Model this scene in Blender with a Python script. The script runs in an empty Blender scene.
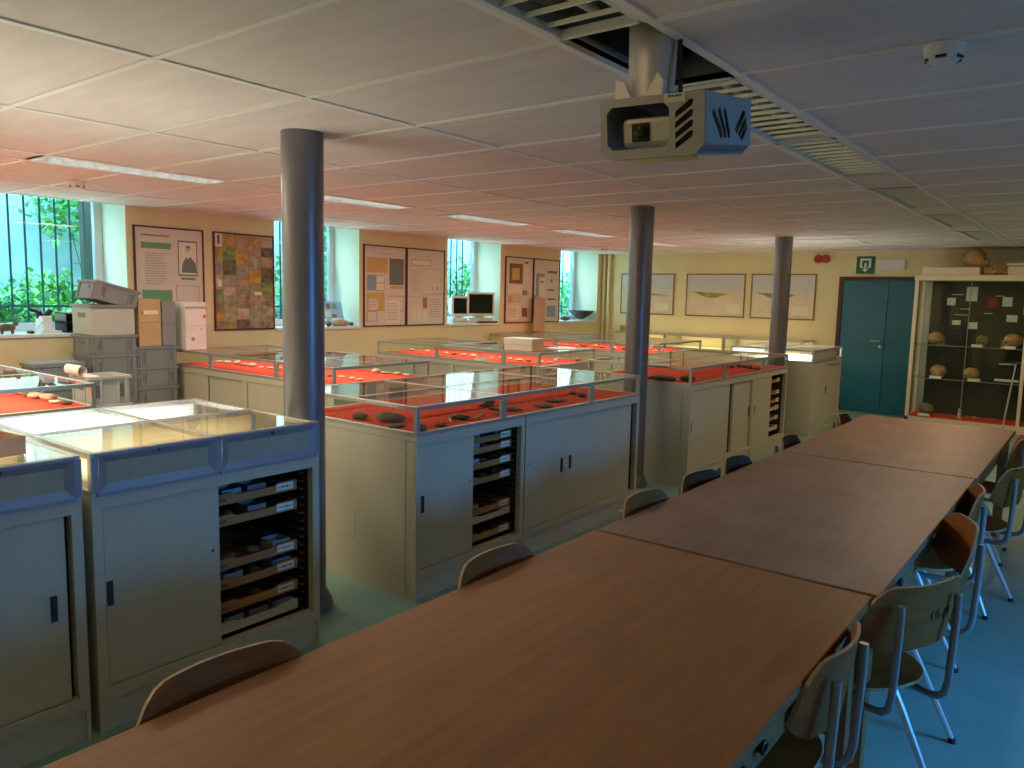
import bpy, math, random
from mathutils import Vector, Matrix, noise
R = math.radians
rng = random.Random(7)
scene = bpy.context.scene
COL = scene.collection

# ------------------------------------------------------------------ camera
CAMZ = 1.62
yaw, pit, roll, fpx = 0.660103, 0.116759, 0.0227987, 769.435
f = Vector((-math.sin(yaw)*math.cos(pit), math.cos(yaw)*math.cos(pit), -math.sin(pit)))
r = Vector((math.cos(yaw), math.sin(yaw), 0)); u = r.cross(f)
r2 = r*math.cos(roll) + u*math.sin(roll); u2 = u*math.cos(roll) - r*math.sin(roll)
cam = bpy.data.objects.new('camera', bpy.data.cameras.new('camera'))
cam.data.sensor_width = 36; cam.data.lens = fpx*36/1024; cam.data.clip_start = 0.02
m = Matrix((r2, u2, -f)).transposed().to_4x4(); m.translation = (0, 0, CAMZ)
cam.matrix_world = m
COL.objects.link(cam); scene.camera = cam

# ------------------------------------------------------------------ world, lights, exposure
w = bpy.data.worlds.new('sky'); scene.world = w; w.use_nodes = True
bg = w.node_tree.nodes['Background']
bg.inputs[0].default_value = (0.32, 0.66, 1.0, 1); bg.inputs[1].default_value = 8.5
scene.view_settings.view_transform = 'Standard'; scene.view_settings.look = 'None'
scene.view_settings.exposure = 0.22; scene.view_settings.gamma = 1.0

def area(name, loc, aim, sx, sy, power, color, spread=180):
    l = bpy.data.lights.new(name, 'AREA'); l.shape = 'RECTANGLE'; l.size = sx; l.size_y = sy
    l.energy = power; l.color = color; l.spread = R(spread)
    o = bpy.data.objects.new(name, l); COL.objects.link(o); o.location = loc
    o.rotation_euler = (Vector(aim)-Vector(loc)).to_track_quat('-Z', 'Y').to_euler()
    return o
WIN = [(-0.42, 0.76), (2.36, 3.53), (5.15, 6.36), (7.95, 9.12), (10.72, 11.90)]   # window openings in the left wall (y)
RWIN = [(2.8, 4.0)]                                                                # window of the right wall
for a, b in WIN:
    area('daylight_garden', (-7.78, (a+b)/2, 1.78), (-4, (a+b)/2, 2.5), 1.0, 1.0, 5.5, (0.72, 1.0, 0.88))
for (a, b), p in zip(RWIN, (36,)):
    area('daylight_street', (2.74, (a+b)/2, 1.55), (0.4, (a+b)/2-.2, 0.0), 1.0, .9, p, (0.04, 0.34, 1.0) if p > 10 else (.3, .55, 1), 95)
# warm fill added under the ceiling strips (positions repeated at the fixtures below)
for y in (-1.665, .135, 1.935, 3.735, 5.535, 7.335, 9.135):
    area('ceiling_fill', (-5.105, y+.6, 2.35), (-5.105, y+.61, 0), .24, 1.1, 13 if y > 1 else 42, (1.0, 0.78, 0.54))  # the two out-of-view ones are extra, stronger for the cabinet end faces
for y in (-1.065, .735, 5.535, 7.335, 9.135):
    area('ceiling_fill', (-1.205, y+.6, 2.35), (-1.205, y+.61, 0), .24, 1.1, .7 if y < 5 else (8.5 if y < 9 else 13.0), (1.0, 0.66, 0.40))  # fixtures of this strip are unlit; fill added for tables and far cabinets

# ------------------------------------------------------------------ materials
def mat(name, c, rough=.5, metal=0, var=0.0, scale=8, stretch=(1,1,1), bump=0, spec=.5, c2=None, emit=None, es=0, coat=0, detail=4):
    m = bpy.data.materials.new(name); m.use_nodes = True
    nt = m.node_tree; b = nt.nodes['Principled BSDF']
    b.inputs['Base Color'].default_value = (*c, 1); b.inputs['Roughness'].default_value = rough
    b.inputs['Metallic'].default_value = metal; b.inputs['Specular IOR Level'].default_value = spec
    if coat: b.inputs['Coat Weight'].default_value = coat; b.inputs['Coat Roughness'].default_value = .25
    if emit: b.inputs['Emission Color'].default_value = (*emit, 1); b.inputs['Emission Strength'].default_value = es
    if var or c2 or bump:
        tc = nt.nodes.new('ShaderNodeTexCoord'); mp = nt.nodes.new('ShaderNodeMapping'); no = nt.nodes.new('ShaderNodeTexNoise')
        mp.inputs['Scale'].default_value = stretch; no.inputs['Scale'].default_value = scale; no.inputs['Detail'].default_value = detail
        nt.links.new(tc.outputs['Object'], mp.inputs[0]); nt.links.new(mp.outputs[0], no.inputs[0])
        if c2 is None: c2 = tuple(max(0, x*(1-var)) for x in c)
        cr = nt.nodes.new('ShaderNodeValToRGB'); cr.color_ramp.elements[0].position = .35; cr.color_ramp.elements[1].position = .65
        cr.color_ramp.elements[0].color = (*c2, 1); cr.color_ramp.elements[1].color = (*c, 1)
        nt.links.new(no.outputs[0], cr.inputs[0]); nt.links.new(cr.outputs[0], b.inputs['Base Color'])
        if bump:
            bp = nt.nodes.new('ShaderNodeBump'); bp.inputs['Strength'].default_value = bump; bp.inputs['Distance'].default_value = .01
            nt.links.new(no.outputs[0], bp.inputs['Height']); nt.links.new(bp.outputs[0], b.inputs['Normal'])
    return m
def glass_mat(name, tint=(.96, .99, .97), base=.02):
    m = bpy.data.materials.new(name); m.use_nodes = True; nt = m.node_tree
    for n in list(nt.nodes): nt.nodes.remove(n)
    out = nt.nodes.new('ShaderNodeOutputMaterial'); mx = nt.nodes.new('ShaderNodeMixShader')
    tr = nt.nodes.new('ShaderNodeBsdfTransparent'); gl = nt.nodes.new('ShaderNodeBsdfGlossy'); fr = nt.nodes.new('ShaderNodeFresnel')
    tr.inputs[0].default_value = (*tint, 1); gl.inputs['Roughness'].default_value = base; fr.inputs[0].default_value = 1.5
    ge = nt.nodes.new('ShaderNodeNewGeometry'); mt = nt.nodes.new('ShaderNodeMath'); mt.operation = 'SUBTRACT'; mt.use_clamp = True   # reflect on the outer face only
    nt.links.new(fr.outputs[0], mt.inputs[0]); nt.links.new(ge.outputs['Backfacing'], mt.inputs[1]); nt.links.new(mt.outputs[0], mx.inputs[0]); nt.links.new(tr.outputs[0], mx.inputs[1]); nt.links.new(gl.outputs[0], mx.inputs[2])
    nt.links.new(mx.outputs[0], out.inputs[0]); return m
def wood(name, c1, c2, rough=.4, axis='y', scale=3.0, patch=None, spec=.5):
    m = bpy.data.materials.new(name); m.use_nodes = True; nt = m.node_tree; b = nt.nodes['Principled BSDF']
    b.inputs['Roughness'].default_value = rough; b.inputs['Specular IOR Level'].default_value = spec
    tc = nt.nodes.new('ShaderNodeTexCoord'); mp = nt.nodes.new('ShaderNodeMapping')
    s = {'y': (11, .8, 11), 'x': (.8, 11, 11), 'z': (11, 11, .8)}[axis]; mp.inputs['Scale'].default_value = s
    no = nt.nodes.new('ShaderNodeTexNoise'); no.inputs['Scale'].default_value = scale; no.inputs['Detail'].default_value = 8; no.inputs['Distortion'].default_value = .15
    big = nt.nodes.new('ShaderNodeTexNoise'); big.inputs['Scale'].default_value = 2.6; big.inputs['Detail'].default_value = 9; big.inputs['Roughness'].default_value = .6
    nt.links.new(tc.outputs['Object'], mp.inputs[0]); nt.links.new(mp.outputs[0], no.inputs[0]); nt.links.new(tc.outputs['Object'], big.inputs[0])
    cr = nt.nodes.new('ShaderNodeValToRGB'); cr.color_ramp.elements[0].position = .3; cr.color_ramp.elements[1].position = .72
    cr.color_ramp.elements[0].color = (*c1, 1); cr.color_ramp.elements[1].color = (*c2, 1)
    nt.links.new(no.outputs[0], cr.inputs[0])
    c2r = nt.nodes.new('ShaderNodeValToRGB'); c2r.color_ramp.elements[0].position = .35; c2r.color_ramp.elements[1].position = .65
    pc = patch or (.78, .78, .78); c2r.color_ramp.elements[0].color = (*pc, 1); c2r.color_ramp.elements[1].color = (1, 1, 1, 1)
    nt.links.new(big.outputs[0], c2r.inputs[0])
    mx = nt.nodes.new('ShaderNodeMix'); mx.data_type = 'RGBA'; mx.blend_type = 'MULTIPLY'; mx.inputs[0].default_value = 1
    nt.links.new(cr.outputs[0], mx.inputs[6]); nt.links.new(c2r.outputs[0], mx.inputs[7]); nt.links.new(mx.outputs[2], b.inputs['Base Color'])
    # wear in the gloss
    mr = nt.nodes.new('ShaderNodeMapRange'); mr.inputs['To Min'].default_value = rough-.08; mr.inputs['To Max'].default_value = rough+.15
    nt.links.new(big.outputs[0], mr.inputs[0]); nt.links.new(mr.outputs[0], b.inputs['Roughness'])
    return m
G = dict(
 tile=mat('ceiling_tile_paint', (.88, .77, .74), .85, var=.09, scale=2.2, stretch=(1, 5, 1), detail=6),
 tbar=mat('grid_bar_paint', (.95, .89, .87), .5),
 wall=mat('yellow_wall_paint', (.86, .74, .42), .7, var=.06, scale=1.5),
 reveal=mat('reveal_paint', (.74, .80, .66), .7, var=.04, scale=2),
 white=mat('white_paint', (.80, .81, .80), .45),
 floor=mat('teal_linoleum', (.23, .43, .37), .42, var=.14, scale=3.5, detail=8),
 dark=mat('dark_void', (.02, .02, .02), .9),
 cab=mat('beige_steel_paint', (.56, .53, .41), .42, var=.05, scale=2.5),
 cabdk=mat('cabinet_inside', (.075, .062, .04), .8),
 alu=mat('case_metal_frame', (.50, .51, .49), .35, metal=.6),
 board=mat('grey_board', (.42, .42, .34), .7, var=.08, scale=20),
 bevel=mat('board_frame_paint', (.30, .30, .33), .45, metal=.2),
 felt=mat('red_felt', (.86, .06, .02), .95, var=.12, scale=60),
 glassedge=mat('glass_shelf_edge', (.30, .38, .33), .25), cream=mat('cream_liner', (.88, .74, .46), .8, var=.05, scale=6),
 whiteliner=mat('white_liner', (.9, .9, .88), .8),
 glass=glass_mat('case_glass'), wglass=glass_mat('window_glass', (.86, 1, .99)),
 col=mat('column_paint', (.21, .20, .22), .33, metal=.35, var=.08, scale=2),
 tabA=wood('near_table_wood', (.27, .110, .026), (.37, .165, .042), .45, 'y', patch=(.80, .74, .70)),
 tabB=wood('middle_table_wood', (.25, .15, .09), (.31, .19, .12), .42, 'y', patch=(.60, .50, .47)),
 tabC=wood('far_table_wood', (.26, .145, .075), (.33, .20, .11), .42, 'y', patch=(.58, .52, .47)),
 apron=wood('apron_wood', (.26, .13, .045), (.36, .19, .07), .6, 'y', spec=.2),
 ply=wood('chair_plywood', (.26, .08, .012), (.38, .125, .02), .5, 'x', spec=.2),
 plyedge=mat('plywood_edge', (.46, .32, .18), .55, var=.25, scale=40, stretch=(1, 1, 12)),
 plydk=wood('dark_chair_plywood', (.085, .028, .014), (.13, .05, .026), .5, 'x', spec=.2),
 steel=mat('grey_chair_tube', (.33, .35, .36), .35, metal=.5),
 legpaint=mat('pale_leg_paint', (.60, .64, .66), .35, metal=.3),
 black=mat('black_plastic', (.015, .015, .018), .4),
 rubber=mat('rubber', (.03, .03, .03), .8),
 tray=wood('tray_wood', (.36, .18, .055), (.52, .28, .10), .7, 'x'),
 card=mat('paper_card', (.78, .82, .76), .8), ink=mat('ink', (.03, .035, .04), .8),
 door=mat('teal_door_paint', (.012, .15, .21), .38, var=.10, scale=3), doorfr=mat('dark_red_door_frame', (.075, .018, .012), .5),
 chrome=mat('brushed_steel', (.6, .6, .58), .4, metal=.6),
 crate=mat('grey_crate_plastic', (.22, .24, .235), .5, var=.06, scale=5), cratedk=mat('dark_crate_plastic', (.16, .17, .17), .5),
 cratelt=mat('pale_crate_plastic', (.50, .50, .44), .5), carton=mat('brown_carton', (.58, .40, .20), .85, var=.1, scale=10),
 cartonw=mat('white_carton', (.80, .76, .70), .8, var=.04, scale=8), cartongr=mat('grey_carton', (.26, .27, .27), .7, var=.1),
 proj=mat('projector_cage_paint', (.50, .475, .46), .5), projb=mat('cage_grey_blue_light', (.30, .42, .50), .45),  # projb: blue light on the cage's right side put into its colour
 silver=mat('silver_plastic', (.62, .62, .60), .35, metal=.4), lens=mat('lens_glass', (.01, .01, .012), .05),
 refl=mat('louvre_aluminium', (.80, .82, .82), .3, metal=.35), trough_dim=mat('reflector_painted_shade', (.22, .26, .27), .3, metal=.5), trough=mat('light_reflector', (.74, .76, .76), .35, metal=.3),  # trough_dim: darkness of the unlit troughs put into the reflector colour
 beige=mat('beige_diffuser', (.72, .66, .55), .5), tube=mat('fluorescent_tube', (1, 1, 1), .4, emit=(.85, 1, .95), es=4),
 conc=mat('garden_wall_concrete', (.62, .68, .68), .9, var=.3, scale=1.8, detail=8), soil=mat('soil', (.10, .08, .05), .95, var=.3),
 leafa=mat('fresh_leaf', (.40, .78, .20), .5, var=.4, scale=6), leafb=mat('deep_leaf', (.20, .60, .24), .5, var=.4, scale=6),
 iron=mat('window_bars_iron', (.03, .10, .12), .5),
 bone=mat('bone', (.62, .42, .20), .6, var=.35, scale=18, bump=.2), boneor=mat('ochre_bone', (.62, .36, .12), .6, var=.4, scale=14, bump=.2),
 bonegr=mat('olive_bone', (.30, .27, .12), .65, var=.35, scale=14, bump=.2), socket=mat('socket_shadow_paint', (.02, .012, .008), .9),
 blackback=mat('showcase_back', (.035, .035, .02), .8), creamwood=mat('cream_showcase_paint', (.80, .70, .48), .45),
 redpaper=mat('red_paper', (.35, .02, .02), .8), green=mat('sign_green', (.0, .13, .06), .4), signw=mat('sign_white', (.75, .85, .78), .4),
 redhorn=mat('alarm_red', (.45, .02, .02), .35),
 pr_paper=mat('poster_paper', (.74, .66, .55), .5), pr_green=mat('print_green', (.16, .38, .17), .5), pr_ochre=mat('print_ochre', (.66, .44, .14), .5),
 pr_slate=mat('print_slate', (.17, .20, .17), .5), pr_red=mat('print_red', (.50, .18, .10), .5), pr_blue=mat('print_blue', (.28, .38, .45), .5),
 pr_line=mat('print_grey', (.42, .37, .30), .5), pr_cream=mat('print_cream', (.83, .76, .58), .5), pr_brown=mat('print_brown', (.30, .18, .10), .5, var=.5, scale=30),
 frame_w=mat('dark_red_frame', (.09, .02, .02), .4), frame_b=mat('brown_frame', (.22, .13, .06), .4),
 blueph=mat('pale_blue_photo', (.35, .55, .80), .5), moni=mat('beige_monitor', (.68, .66, .55), .5), scr=mat('dark_screen', (.01, .012, .01), .12),
 bowl=mat('dark_bronze_bowl', (.08, .06, .055), .4), plank=wood('pale_plank', (.52, .36, .22), (.68, .50, .34), .6, 'z'), wbox=wood('small_box_wood', (.50, .26, .08), (.62, .36, .14), .5, 'x'),
)
ROCK = [mat('brown_fossil', (.20, .15, .09), .75, var=.5, scale=16, bump=.4), mat('olive_fossil', (.21, .20, .11), .75, var=.5, scale=14, bump=.4),
        mat('pale_fossil', (.66, .50, .34), .75, var=.3, scale=20, bump=.4), mat('dark_fossil', (.05, .04, .035), .6, var=.4, scale=18, bump=.4),
        mat('cream_fossil', (.80, .68, .50), .75, var=.25, scale=20, bump=.3)]

# ------------------------------------------------------------------ mesh helpers
class MB:
    def __init__(s): s.v = []; s.f = []; s.m = []
    def box(s, x0, x1, y0, y1, z0, z1, m=0, ms=None, T=None):
        b = len(s.v); P = [(x0,y0,z0),(x1,y0,z0),(x1,y1,z0),(x0,y1,z0),(x0,y0,z1),(x1,y0,z1),(x1,y1,z1),(x0,y1,z1)]
        if T is not None: P = [tuple(T @ Vector(p)) for p in P]
        s.v += P
        for k, q in (('z0',(0,3,2,1)),('z1',(4,5,6,7)),('y0',(0,1,5,4)),('x1',(1,2,6,5)),('y1',(2,3,7,6)),('x0',(3,0,4,7))):
            s.f.append(tuple(b+i for i in q)); s.m.append((ms or {}).get(k, m))
        return s
    def quad(s, a, b, c, d, m=0):
        n = len(s.v); s.v += [tuple(a), tuple(b), tuple(c), tuple(d)]; s.f.append((n, n+1, n+2, n+3)); s.m.append(m); return s
    def tube(s, pts, rad, n=10, m=0, ry=None, T=None):
        pts = [Vector(p) for p in pts]
        if T is not None: pts = [T @ p for p in pts]
        rad = rad if isinstance(rad, (list, tuple)) else [rad]*len(pts)
        b = len(s.v); up = None
        for i, p in enumerate(pts):
            d = (pts[min(i+1, len(pts)-1)] - pts[max(i-1, 0)]).normalized()
            if up is None: up = Vector((0, 0, 1)) if abs(d.z) < .9 else Vector((0, 1, 0))
            sx = d.cross(up).normalized(); sy = sx.cross(d).normalized(); up = sy
            for k in range(n):
                a = 2*math.pi*k/n; q = p + sx*math.cos(a)*rad[i] + sy*math.sin(a)*rad[i]*(ry or 1); s.v.append(tuple(q))
        for i in range(len(pts)-1):
            for k in range(n):
                s.f.append((b+i*n+k, b+i*n+(k+1) % n, b+(i+1)*n+(k+1) % n, b+(i+1)*n+k)); s.m.append(m)
        s.f.append(tuple(b+k for k in range(n))[::-1]); s.m.append(m)
        s.f.append(tuple(b+(len(pts)-1)*n+k for k in range(n))); s.m.append(m); return s
    def lathe(s, prof, cx=0, cy=0, n=24, m=0, T=None):
        b = len(s.v)
        for rr, z in prof:
            for k in range(n):
                a = 2*math.pi*k/n; q = Vector((cx+rr*math.cos(a), cy+rr*math.sin(a), z)); s.v.append(tuple(T @ q if T is not None else q))
        for i in range(len(prof)-1):
            for k in range(n):
                s.f.append((b+i*n+k, b+i*n+(k+1) % n, b+(i+1)*n+(k+1) % n, b+(i+1)*n+k)); s.m.append(m)
        s.f.append(tuple(b+k for k in range(n))[::-1]); s.m.append(m)
        s.f.append(tuple(b+(len(prof)-1)*n+k for k in range(n))); s.m.append(m); return s
    def prism(s, poly, d0, d1, T, m=0):      # poly in local (x, z), extruded along y by d0..d1, then T
        b = len(s.v); n = len(poly)
        for d in (d0, d1):
            for x, z in poly: s.v.append(tuple(T @ Vector((x, d, z))))
        s.f.append(tuple(b+i for i in range(n))); s.m.append(m); s.f.append(tuple(b+n+i for i in range(n))[::-1]); s.m.append(m)
        for i in range(n): s.f.append((b+i, b+n+i, b+n+(i+1) % n, b+(i+1) % n)); s.m.append(m)
        return s
    def blob(s, c, rad, seed=0, amp=.18, nu=12, nv=8, m=0, freq=1.6):
        b = len(s.v); c = Vector(c); rad = Vector(rad); off = Vector((seed*3.1, seed*1.7, seed*.9))
        for i in range(1, nv):
            th = math.pi*i/nv
            for k in range(nu):
                a = 2*math.pi*k/nu; d = Vector((math.sin(th)*math.cos(a), math.sin(th)*math.sin(a), math.cos(th)))
                g = 1 + amp*noise.noise(d*freq+off)*2; s.v.append(tuple(c + Vector((d.x*rad.x, d.y*rad.y, d.z*rad.z))*g))
        s.v.append(tuple(c+Vector((0, 0, rad.z)))); s.v.append(tuple(c-Vector((0, 0, rad.z)))); t = len(s.v)-2
        for i in range(nv-2):
            for k in range(nu): s.f.append((b+i*nu+k, b+(i+1)*nu+k, b+(i+1)*nu+(k+1) % nu, b+i*nu+(k+1) % nu)); s.m.append(m)
        for k in range(nu):
            s.f.append((b+k, b+(k+1) % nu, t)); s.m.append(m); e = b+(nv-2)*nu
            s.f.append((e+(k+1) % nu, e+k, t+1)); s.m.append(m)
        return s
    def mesh(s, name, mats):
        me = bpy.data.meshes.new(name); me.from_pydata(s.v, [], s.f)
        for q in (mats if isinstance(mats, (list, tuple)) else [mats]): me.materials.append(q)
        me.polygons.foreach_set('material_index', s.m); me.update(); return me
    def build(s, name, mats, parent=None, smooth=False, bevel=0, origin=None, label=None):
        if origin is not None: s.v = [(x-origin[0], y-origin[1], z-origin[2]) for x, y, z in s.v]
        me = s.mesh(name, mats)
        o = bpy.data.objects.new(name, me); COL.objects.link(o)
        if parent is not None: o.parent = parent
        if smooth:
            for p in me.polygons: p.use_smooth = True
            try: me.set_sharp_from_angle(angle=R(40))
            except Exception: pass
        if bevel:
            bv = o.modifiers.new('bevel', 'BEVEL'); bv.width = bevel; bv.segments = 2; bv.limit_method = 'ANGLE'
        if label: o['label'] = label
        return o
def plate(name, outer, holes, th, mats, parent, T=None):
    """flat plate in the local xz plane with cut-outs, thickness th along y"""
    cu = bpy.data.curves.new(name, 'CURVE'); cu.dimensions = '2D'; cu.fill_mode = 'BOTH'; cu.extrude = th/2
    for poly in [outer]+holes:
        sp = cu.splines.new('POLY'); sp.points.add(len(poly)-1); sp.use_cyclic_u = True
        for i, (x, z) in enumerate(poly): sp.points[i].co = (x, z, 0, 1)
    tmp = bpy.data.objects.new(name+'_tmp', cu); COL.objects.link(tmp)
    me = bpy.data.meshes.new_from_object(tmp); bpy.data.objects.remove(tmp); bpy.data.curves.remove(cu)
    me.transform(Matrix.Rotation(R(90), 4, 'X'))
    if T is not None: me.transform(T)
    me.materials.clear(); me.materials.append(mats); me.name = name
    o = bpy.data.objects.new(name, me); COL.objects.link(o); o.parent = parent; return o
def thing(name, label, cat, loc=(0, 0, 0), rz=0, group=None, rot=None):
    o = bpy.data.objects.new(name, None); COL.objects.link(o); o.empty_display_size = .1
    o.location = loc; o.rotation_euler = rot if rot else (0, 0, rz)
    o['label'] = label; o['category'] = cat
    if group: o['group'] = group
    return o
def tag(o, label, cat, group=None):
    o['label'] = label; o['category'] = cat
    if group: o['group'] = group
    return o
def st(o): o['kind'] = 'structure'; return o
def dup(root, loc, rz, label, group=None):
    c = root.copy(); COL.objects.link(c); c.location = loc; c.rotation_euler = (0, 0, rz); c['label'] = label
    if group: c['group'] = group
    for ch in list(root.children):
        d = ch.copy(); COL.objects.link(d); d.parent = c
        for g in list(ch.children):
            e = g.copy(); COL.objects.link(e); e.parent = d
    return c
ID = Matrix.Identity(4)

# ================================================================== ROOM
CZ, XL, XR, YB, YF = 2.357, -7.35, 2.6, -2.6, 12.1
st(MB().box(XL-.6, XR+.4, YB-.3, YF+.3, -.1, 0).build('floor', G['floor']))
ceil = st(MB().box(XL-.6, XR+.3, YB-.3, YF+.3, 2.72, 2.82).build('ceiling', G['dark']))
xcols = [(-7.35, -6.46), (-6.46, -5.26), (-4.95, -3.75), (-3.75, -2.55), (-2.55, -1.36), (-1.05, .15), (.15, 1.35), (1.35, 2.6)]
Y0 = 1.335; ys = [Y0+.6*k for k in range(-7, 19)]; ys[0] = YB; ys = [y for y in ys if y < YF]+[YF]
tilemesh = {}
for x0, x1 in xcols:
    for y0, y1 in zip(ys[:-1], ys[1:]):
        key = (round(x1-x0, 2), round(y1-y0, 2))
        if key not in tilemesh: tilemesh[key] = MB().box(.009, x1-x0-.009, .009, y1-y0-.009, 0, .018).mesh('ceiling_tile', [G['tile']])
        o = bpy.data.objects.new('ceiling_tile', tilemesh[key]); COL.objects.link(o); o.parent = ceil
        o.location = (x0, y0, CZ+.002+rng.uniform(0, .002)); o.rotation_euler = (rng.uniform(-.0015, .0015), rng.uniform(-.0008, .0008), 0)
g = MB()
for x in sorted({x for c in xcols for x in c}): g.box(x-.014, x+.014, YB, YF, CZ-.004, CZ+.012)
for y in ys:
    for x0, x1 in xcols: g.box(x0+.012, x1-.012, y-.012, y+.012, CZ-.0035, CZ+.012)
g.build('grid_bars', G['tbar'], ceil)
b = MB()
for x0, x1 in xcols: b.box(x0, x1, YB, YF, CZ+.05, CZ+.06)     # void lining above the tiles
b.build('void_lining', G['dark'], ceil)
# left wall with window openings
wl = MB(); edges = [YB-.3]+[y for ab in WIN for y in ab]+[YF+.3]
for k in range(0, len(edges), 2): wl.box(XL-.6, XL, edges[k], edges[k+1], 0, 2.72, 0, {'y0': 1, 'y1': 1})
for a, b_ in WIN:
    wl.box(XL-.6, XL, a, b_, 0, 1.15); wl.box(XL-.6, XL, a, b_, 2.66, 2.72, 0, {'z0': 1})
st(wl.build('wall_left', [G['wall'], G['reveal']]))
st(MB().box(XL-.6, XR+.3, YF, YF+.3, 0, 2.72).build('wall_far', G['wall']))
st(MB().box(XL-.6, XR+.3, YB-.3, YB, 0, 2.72).build('wall_back', G['wall']))
wr = MB(); edges = [YB]+[y for ab in RWIN for y in ab]+[YF]
for k in range(0, len(edges), 2): wr.box(XR, XR+.3, edges[k], edges[k+1], 0, 2.72)
for a, b_ in RWIN: wr.box(XR, XR+.3, a, b_, 0, 1.05); wr.box(XR, XR+.3, a, b_, 2.05, 2.72)
st(wr.build('wall_right', G['wall']))
st(MB().box(XL, XL+.015, YB, YF, 0, .09).build('baseboard_left', G['cab']))
st(MB().box(XL+.02, -3.3, YF-.015, YF, 0, .09).build('baseboard_far', G['cab']))
def window(n, X0, a, b_, z0, z1, side):
    """frame of a window in the wall plane X0..; side=-1 left wall"""
    w_ = MB(); t = .055 if side > 0 else .075; x0, x1 = X0-.03, X0+.03
    w_.box(x0, x1, a, a+t, z0, z1).box(x0, x1, b_-t, b_, z0, z1).box(x0, x1, a+t, b_-t, z0, z0+t).box(x0, x1, a+t, b_-t, z1-t, z1)
    o = st(w_.build('window_%d' % n, G['white'], bevel=.004))
    MB().box(X0-.004, X0+.004, a+t, b_-t, z0+t, z1-t).build('glass_pane', G['wglass'], o)
    return o
for n, (a, b_) in enumerate(WIN):
    o = window(n+1, XL-.50, a, b_, 1.18, 2.66, -1)
    MB().box(XL-.6, XL+.03, a-.0, b_+.0, 1.15, 1.18).build('window_sill', G['white'], o, bevel=.004)
for n, (a, b_) in enumerate(RWIN): window(n+6, XR+.2, a, b_, 1.05, 2.05, 1)
st(MB().box(3.9, 4.1, -1, 8, -.1, 3.4).build('sky_blocking_wall', G['conc']))  # unseen wall added to cut the sky light through the right window
st(MB().box(XR+.3, 3.9, -1, 8, .3, .5).build('courtyard_ground', G['soil']))
# iron grille and light well outside
for n, (a, b_) in enumerate(WIN):
    t = thing('window_grille', ['iron bar grille outside the window left of the frame', 'iron bar grille outside the leftmost window, above the grey crates', 'iron bar grille outside the window behind the nearest column',
              'iron bar grille outside the window with two old monitors', 'iron bar grille outside the far window with the bronze bowl'][n], 'window bars', (-8.06, (a+b_)/2, .9))
    y = a+.05
    while y < b_: MB().tube([(0, y-(a+b_)/2, 0), (0, y-(a+b_)/2, 1.75)], .010, 8).build('bar', G['iron'], t, smooth=True); y += .132
    MB().box(-.006, .006, a-.05-(a+b_)/2, b_+.05-(a+b_)/2, .49, .512).build('cross_bar', G['iron'], t)
MB_ground = st(MB().box(-16, XL-.6, YB-4, YF+4, .75, .9).build('garden_ground', G['soil']))
st(MB().box(-10.3, -10.0, YB-4, YF+6, .9, 4.6).build('garden_wall', G['conc']))
def leaf_clump(name, c, rad, nleaf, size, mats, seed, label):
    nleaf *= 3; size *= .6; rr = random.Random(seed); mb = MB()
    for _ in range(nleaf):
        d = Vector((rr.gauss(0, 1), rr.gauss(0, 1), rr.gauss(0, 1))).normalized()*rr.uniform(.35, 1)
        p = Vector(c)+Vector((d.x*rad[0], d.y*rad[1], d.z*rad[2])); s_ = size*rr.uniform(.6, 1.3)
        T = Matrix.Translation(p) @ Matrix.Rotation(rr.uniform(0, 6.28), 4, 'Z') @ Matrix.Rotation(rr.uniform(-1.1, 1.1), 4, 'X')
        q = [T @ Vector(v) for v in ((0, 0, 0), (s_*.32, s_*.35, s_*.06), (s_*.2, s_*.8, 0), (0, s_, -s_*.1), (-s_*.2, s_*.8, 0), (-s_*.32, s_*.35, s_*.06))]
        b0 = len(mb.v); mb.v += [tuple(v) for v in q]; mm = rr.randint(0, 1)
        mb.f += [(b0, b0+1, b0+2, b0+3), (b0, b0+3, b0+4, b0+5)]; mb.m += [mm, mm]
    o = thing(name, label, 'plant', (c[0], c[1], .9))
    fo = mb.build('foliage', mats, o, origin=(c[0], c[1], .9)); fo['kind'] = 'stuff'
    st_ = MB()
    for k in range(5):
        a = rr.uniform(0, 6.28); st_.tube([(0, 0, -.02), (math.cos(a)*rad[0]*.4, math.sin(a)*rad[1]*.4, (c[2]-.9)*.8), (math.cos(a)*rad[0]*.7, math.sin(a)*rad[1]*.7, c[2]-.9+rad[2]*.4)], [.006, .005, .003], 6)
    st_.build('stem', G['apron'], o, smooth=True)
    return o
k = 0
for (y, h, X, lab) in [(-.2, .5, -9.3, 'leafy shrub outside the window left of the frame'), (1.4, .55, -9.2, 'bright leafy shrub left outside the leftmost window'), (2.85, .42, -9.1, 'low bright green shrub in front of the leftmost window'), (4.4, .6, -9.3, 'tall leafy shrub right outside the leftmost window'),
                  (7.0, .75, -9.2, 'tall leafy shrub outside the second window'), (10.5, .8, -9.1, 'bright leafy shrub outside the window with the monitors'), (14.0, .7, -9.3, 'leafy shrub beyond the far window')]:
    k += 1; leaf_clump('garden_shrub', (X, y, .9+h*.8), (.55, .75, h), 520, .16, [G['leafa'], G['leafb']], k, lab)
for (y, h, X, lab) in [(2.2, .33, -8.75, 'low leafy plant close behind the bars of the leftmost window, left'), (3.6, .30, -8.8, 'low leafy plant close behind the bars of the leftmost window, right'), (3.75, .5, -9.5, 'light green bush against the garden wall, right in the leftmost window')]:
    k += 1; leaf_clump('garden_shrub', (X, y, .9+h*.8), (.35, .6, h), 420, .15, [G['leafa'], G['leafa']], k, lab)
st(MB().box(-9.05, -8.93, 3.84, 3.96, .9, 4.6).build('trim_1', G['soil']))
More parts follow.
